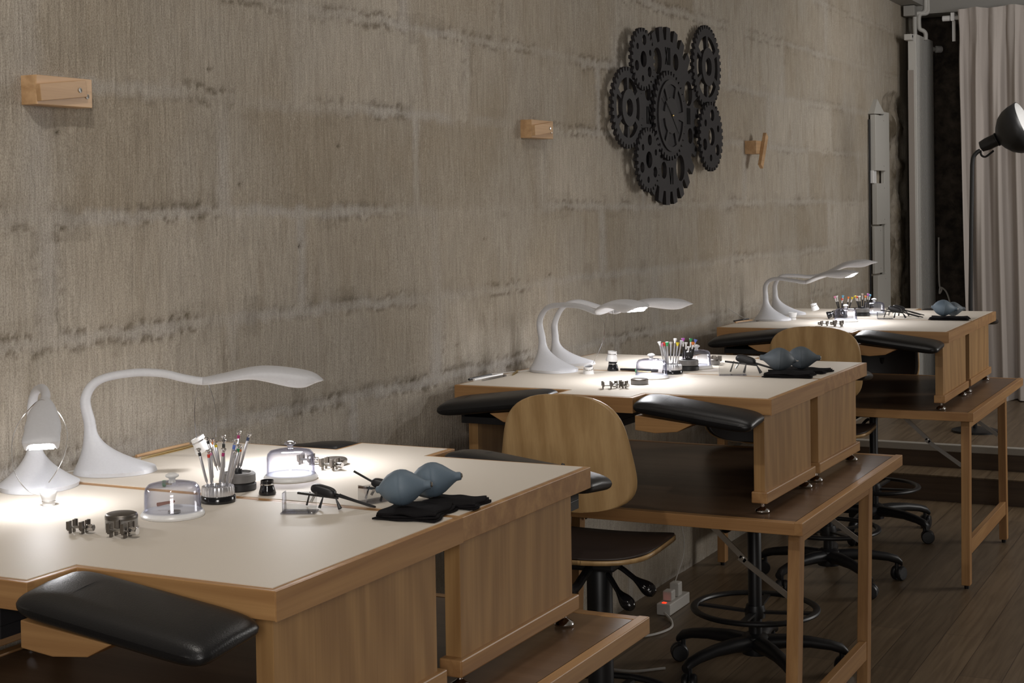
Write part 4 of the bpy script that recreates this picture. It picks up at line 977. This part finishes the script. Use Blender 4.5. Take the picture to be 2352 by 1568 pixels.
def gear_outline(R, n, td, duty=.5, ph=0):
    out = []
    for k in range(n):
        a = ph+2*PI*k/n; w_ = PI/n*duty
        out += [((R-td)*math.cos(a-w_*1.25), (R-td)*math.sin(a-w_*1.25)), (R*math.cos(a-w_*.85), R*math.sin(a-w_*.85)), (R*math.cos(a+w_*.85), R*math.sin(a+w_*.85)), ((R-td)*math.cos(a+w_*1.25), (R-td)*math.sin(a+w_*1.25))]
    return out
def sector(r0, r1, a0, a1, n=12):
    return [(r1*math.cos(a0+(a1-a0)*k/n), r1*math.sin(a0+(a1-a0)*k/n)) for k in range(n+1)]+[(r0*math.cos(a1+(a0-a1)*k/n), r0*math.sin(a1+(a0-a1)*k/n)) for k in range(n+1)]
def clock():
    cy, cz = 5.99, 1.961
    t = thing('wall_clock', 'large black wall clock made of overlapping gear wheels with Roman numerals', 'clock', (XW, cy, cz))
    G = M['gear']; GF = M['gear_face']
    HOLES = ((-.115, .222, .055), (.097, .232, .036), (.245, .108, .054), (-.225, .086, .034), (.262, -.074, .034), (-.057, -.227, .036), (.137, -.215, .056))
    big = [gear_outline(.372, 26, .055, .55, .08)]
    for hy, hz, rr in HOLES: big.append([(x*.9+hy, y+hz) for x, y in circ(0, 0, rr)])
    plate('gear_wheel', big, .016, G, t, (.020, .02, 0))
    # centre gear with relief
    plate('gear_wheel', [gear_outline(.187, 36, .018, .5)], .014, G, t, (.038, 0, 0))
    win = [circ(0, 0, .150, 40)]
    for a0, a1 in ((PI/2-.42, PI/2+.42), (-PI/2-.42, -PI/2+.42)): win.append(sector(.075, .13, a0, a1))
    for a0, a1 in ((.16, PI/2-.62), (PI/2+.62, PI-.16), (PI+.16, 3*PI/2-.62), (3*PI/2+.62, 2*PI-.16)): win.append(sector(.08, .135, a0, a1))
    plate('clock_dial', win, .007, GF, t, (.0485, 0, 0))
    b = MB(); x = .0535
    b.bar((x, 0, 0), (x, .075, -.070), .006, .002, (1, 0, 0)); b.build('hour_hand', G, t)
    MB().bar((x+.002, 0, 0), (x+.002, -.10, .075), .004, .0015, (1, 0, 0)).build('minute_hand', G, t)
    MB().lathe([(.005, 0), (.005, .006), (.002, .008)], (x, 0, 0), 14, axis=(1, 0, 0)).build('hand_pin', M['brass'], t, smooth=True)
    def holes(R, nn, hr, rad, c=.26):
        L = [circ(0, 0, R*c)]
        for k in range(nn):
            a = 2*PI*k/nn+.4; L.append(circ(rad*R*math.cos(a), rad*R*math.sin(a), hr*R*(1.0 if k % 2 else .6), 20))
        return L
    def sp(R, n, th=.10, r0=.42, r1=.74):
        return [circ(0, 0, R*.20)]+[sector(R*r0, R*r1, 2*PI*k/n+PI/2+th, 2*PI*(k+1)/n+PI/2-th) for k in range(n)]
    for (gy, gz, R, nt_, x, kind, lab) in ((5.680, 2.172, .125, 26, .046, 'h', ''), (5.537, 1.972, .160, 34, .036, 's', ''), (5.725, 1.772, .130, 28, .046, 'h', ''),
                                     (6.478, 2.200, .185, 38, .030, 's', ''), (6.478, 1.890, .155, 30, .046, 'h', '')):
        loops = [gear_outline(R, nt_, .016, .52)]+(holes(R, 6, .17, .62) if kind == 'h' else sp(R, 6))
        plate('gear_wheel', loops, .015, G, t, (x, gy-cy, gz-cz))
        if kind == 's': plate('gear_hub', [circ(0, 0, R*.46), circ(0, 0, R*.22)], .006, GF, t, (x+.0106, gy-cy, gz-cz))
    # numerals as shallow raised strokes
    def num(txt, y, z, s=.058):
        b = MB(); wds = {'I': .016, 'V': .034, 'X': .032}; tot = sum(wds[c] for c in txt); p = y-tot/2; X = .0290; st = .0048
        for c in txt:
            w_ = wds[c]; m_ = p+w_/2
            if c == 'I': b.bar((X, m_, z-s/2), (X, m_, z+s/2), st, .002, (1, 0, 0))
            if c == 'V': b.bar((X, m_-w_*.36, z+s/2), (X, m_, z-s/2), st, .002, (1, 0, 0)).bar((X, m_+w_*.36, z+s/2), (X, m_, z-s/2), st*.7, .002, (1, 0, 0))
            if c == 'X': b.bar((X, m_-w_*.36, z+s/2), (X, m_+w_*.36, z-s/2), st, .002, (1, 0, 0)).bar((X, m_+w_*.36, z+s/2), (X, m_-w_*.36, z-s/2), st*.7, .002, (1, 0, 0))
            p += w_
        b.build('numeral', M['groove'], t)
    num('XII', .022, .250, .072); num('III', .262, .010, .070); num('VI', .045, -.250, .070); num('IX', -.205, -.007, .070)
    for yy, zz in ((-.1, .1), (.1, -.1)): MB().lathe([(.02, 0), (.02, .014)], (0, yy, zz), 16, axis=(1, 0, 0)).build('wall_spacer', G, t)
clock()

# ------------------------------------------------------------------ cable trunking, radiator, pipes
def trunking():
    x0 = XW-.02
    t = thing('cable_trunking', 'white cable trunking of stepped boxes running up the chiselled strip of wall', 'trunking', (XW, 9.9, 0))
    MB().box(.012, .035, -.06, .085, .27, 2.16).build('duct_body', M['offwhite'], t, bevel=.002)
    for z0, z1, y0, y1, x1 in ((1.78, 2.13, -.33, -.05, .045), (1.44, 1.70, -.30, -.05, .045), (1.13, 1.43, -.31, -.10, .030), (.30, 1.12, -.30, -.04, .045)):
        p = MB().box(.012, x1, y0, y1, z0, z1).build('cover', M['offwhite'], t, bevel=.002)
        for zz in (z0+.03, z1-.03): MB().lathe([(.004, 0), (.003, .001)], (x1, y1-.06, zz), 10, axis=(1, 0, 0)).build('screw', M['dark_steel'], p)
    MB().add([(.0, -.34, 2.135), (.04, -.34, 2.135), (.04, -.05, 2.145), (.0, -.05, 2.145), (.0, -.19, 2.235), (.025, -.19, 2.235)], [(0, 1, 2, 3), (0, 1, 5, 4), (2, 3, 4, 5), (1, 2, 5), (3, 0, 4)]).build('end_cap', M['offwhite'], t)
    MB().box(.008, .032, -.34, -.26, 1.70, 1.78).build('cable_clip', M['white_plastic'], t, bevel=.003)
    MB().tube([(.01, -.36, .4), (.01, -.355, 1.2), (.01, -.35, 2.1)], .006, 8).build('cable', M['black'], t, smooth=True)
trunking()
def radiator():
    t = thing('radiator', 'tall white ribbed radiator beside the curtain at the end of the wall', 'radiator', (-2.2, 10.36, .30))
    sh = lambda b: setattr(b, 'v', [(x+.0*z, y+.008*(2.4-z), z) for x, y, z in b.v]) or b
    H_ = 2.40; Wd = .56
    b = MB(); n = 13; pts = []
    prof = []
    for k in range(n):
        a = Wd*k/n; d = Wd/n
        prof += [(0, a+.003), (.004, a+.009), (.004, a+d-.006), (0, a+d-.001)]
    prof = [(-.05, 0)]+[(0, 0)]+prof+[(0, Wd), (-.05, Wd)]
    m_ = len(prof)
    b.add([(x, y, 0) for x, y in prof]+[(x, y, H_) for x, y in prof], [tuple(range(m_)), tuple(range(2*m_-1, m_-1, -1))]+[(i, (i+1) % m_, m_+(i+1) % m_, m_+i) for i in range(m_)])
    sh(b).build('panel', M['radiator'], t, bevel=.0015)
    sh(MB().box(-.052, -.014, -.006, .004, 0, 2.16)).build('side_cover', M['side_cover'], t)
    MB().box(-.06, -.01, -.075, .0, H_-.045, H_-.005).build('bracket', M['radiator'], t, bevel=.003)
    MB().lathe([(.008, -.003), (.008, .003)], (-.01, -.045, H_-.02), 12, axis=(1, 0, 0)).build('bracket_hole', M['black'], t)
    v = MB().lathe([(.014, 0), (.014, .02), (.018, .022), (.018, .03), (.012, .032), (.012, .045)], (-.02, Wd-.005, H_-.055), 18, axis=(1, .9, 0)).build('valve', M['radiator'], t, smooth=True)
    MB().lathe([(.012, .045), (.025, .050), (.026, .085), (.022, .092), (.001, .093)], (-.02, Wd-.005, H_-.055), 20, axis=(1, .9, 0)).build('thermostat_head', M['white_plastic'], v, smooth=True)
radiator()
def pipe(label, pts, r=.013):
    o = MB().tube(catmull(pts, 6), r, 12).build('heating_pipe', M['radiator'], None, smooth=True); return tag(o, label, 'pipe', 'painted heating pipes above the radiator')
R3 = (-2.22, 10.60, 2.75)
pipe('left one of the two painted pipes dropping onto the radiator', [at(2102, 82, R3), at(2101, 60, R3), at(2101, 40, R3), at(2103, 33, R3), at(2109, 30, R3), at(2118, 30, R3), at(2124, 26, R3), at(2126, 18, R3), at(2126, -8, R3)], .015)
pipe('right one of the two painted pipes, with a kink above the radiator', [at(2126, 92, R3), at(2126, 78, R3), at(2121, 71, R3), at(2113, 67, R3), at(2111, 58, R3), at(2111, 38, R3), at(2116, 32, R3), at(2126, 31, R3), at(2132, 26, R3), at(2133, 15, R3), at(2133, -8, R3)], .015)
tag(MB().box(-2.31, -2.235, 10.50, 10.58, 2.84, 2.91).build('junction_box', M['beam'], None, bevel=.003), 'grey box where the two ceiling beams meet above the radiator', 'box')
cord('white cord with a knot hanging beside the radiator', [at(2156, 545, (-2.0, 10.9, 1)), at(2156, 600, (-2.0, 10.9, 1)), at(2158, 655, (-2.0, 10.9, 1)), at(2163, 664, (-2.0, 10.9, 1)), at(2158, 674, (-2.0, 10.9, 1)), at(2160, 660, (-2.0, 10.9, 1)), at(2172, 668, (-2.0, 10.9, 1)), at(2180, 688, (-2.0, 10.9, 1)), at(2184, 712, (-2.0, 10.9, 1)), at(2188, 800, (-2.0, 10.9, 1))], .006)

# ------------------------------------------------------------------ curtain on its rod
def curtain():
    t = thing('curtain', 'long pleated pinkish-beige curtain filling the right end of the room', 'curtain', (0, 10.40, .26))
    def f(u, v):
        x = -1.93+u*3.6; ph = x*2*PI/.118; wz = 1-v
        amp = .052+.014*math.sin(x*5+1)+.012*wz
        tight = .35+.65*min(1, wz*5)
        y = .0+amp*tight*math.sin(ph+.5*math.sin(x*3.1)+.35*math.sin(wz*3+x*6))+.012*math.sin(ph*2.3+wz*5)*tight
        if u < .03: x += .02*wz*(1-u/.03)*2+(.0)
        pinch = math.exp(-((wz-.06)/.05)**2)*.008*math.sin(ph*2)
        return (x+.015*math.sin(wz*4+x*9)*wz+pinch+.03*wz*(1-u), y, .005+v*2.585+.006*math.sin(ph*.5))
    MB().grid(f, 620, 60).build('curtain_cloth', M['curtain'], t, smooth=True, ang=80)
curtain()
def rod():
    t = thing('curtain_rod', 'white curtain rod with end cap and bracket above the radiator corner', 'curtain rod', (-2.02, 10.46, 2.80))
    MB().tube([(.03, 0, 0), (3.7, 0, 0)], .014, 14).build('pole', M['white_plastic'], t, smooth=True)
    MB().tube([(-.02, 0, 0), (.028, 0, 0)], .019, 16).build('end_cap', M['white_plastic'], t, smooth=True)
    MB().box(.035, .06, -.02, .02, -.02, .035).box(.04, .062, .004, .012, -.155, -.02).box(.04, .06, .012, .66, .01, .03).build('bracket', M['white_plastic'], t, bevel=.002)
rod()
# ------------------------------------------------------------------ black floor lamp
def floor_lamp():
    b = (-1.585, 8.95)
    t = thing('floor_lamp', 'black metal floor lamp with bell shade in front of the curtain', 'lamp', (b[0], b[1], .262))
    R = Vector((b[0], b[1], 1.5)); o = Vector((b[0], b[1], .262))
    P = lambda x, y, d=0: at(x, y, R+_f0*d)-o
    MB().lathe([(.13, 0), (.13, .012), (.11, .018), (.012, .022)], (0, 0, 0), 32).build('lamp_base', M['blackmetal'], t, smooth=True)
    MB().tube([(0, 0, .02), P(2229, 700), P(2231, 520), P(2233, 380)]+catmull([P(2233.5, 375), P(2236, 360), P(2244, 350), P(2251, 346)], 5), .012, 12).build('pole', M['blackmetal'], t, smooth=True)
    ax = ((P(2330, 300)-P(2262, 336)).normalized()-_f0*.55).normalized(); c0 = P(2256, 336)
    MB().lathe([(.012, -.012), (.030, -.006), (.036, .03), (.036, .085), (.040, .088), (.040, .094), (.034, .098)], c0, 28, axis=ax).build('lamp_socket', M['blackmetal'], t, smooth=True)
    prof = [(.034, .098), (.066, .115), (.105, .145), (.128, .180), (.140, .22), (.146, .27)]
    MB().lathe(prof, c0, 40, axis=(ax+_r0*.0), caps=False).build('shade', M['blackmetal'], t, smooth=True, solid=.002)
    MB().lathe([(r-.004, z+.001) for r, z in prof], c0, 40, axis=ax, caps=False).build('shade_lining', M['white_plastic'], t, smooth=True)
    MB().tube(catmull([P(2252, 345), P(2254, 356), P(2263, 360), P(2275, 352), P(2282, 346)], 5), .006, 8).build('tilt_handle', M['blackmetal'], t, smooth=True)
floor_lamp()

# ------------------------------------------------------------------ power strip and cables on the floor
def strip():
    t = thing('power_strip', 'white power strip with glowing red switch on the floor by the wall', 'power strip', (-2.155, 5.60, 0), dg(0))
    MB().box(-.028, .028, -.10, .12, .0005, .045).build('strip_body', M['cable'], t, bevel=.004)
    MB().box(-.010, .006, -.090, -.076, .045, .048).build('switch', M['red_led'], t, bevel=.002)
    MB().box(-.02, .018, -.055, -.01, .0455, .085).build('plug', M['cable'], t, bevel=.005)
    MB().box(-.02, .018, .02, .065, .0455, .10).build('plug', M['cable'], t, bevel=.005)
strip()
cord('white cable curling from the power strip across the floor', [(-2.15, 5.50, .012), (-2.09, 5.42, .006), (-2.06, 5.32, .006), (-2.10, 5.20, .006), (-2.20, 5.12, .006), (-2.24, 4.95, .006), (-2.14, 4.80, .006), (-2.0, 4.78, .006), (-1.9, 4.86, .006)], .0045)
cord('thin cable rising from the power strip to the middle table', [(-2.16, 5.64, .09), (-2.14, 5.70, .25), (-2.18, 5.60, .5), (-2.22, 5.2, .68)], .0022)
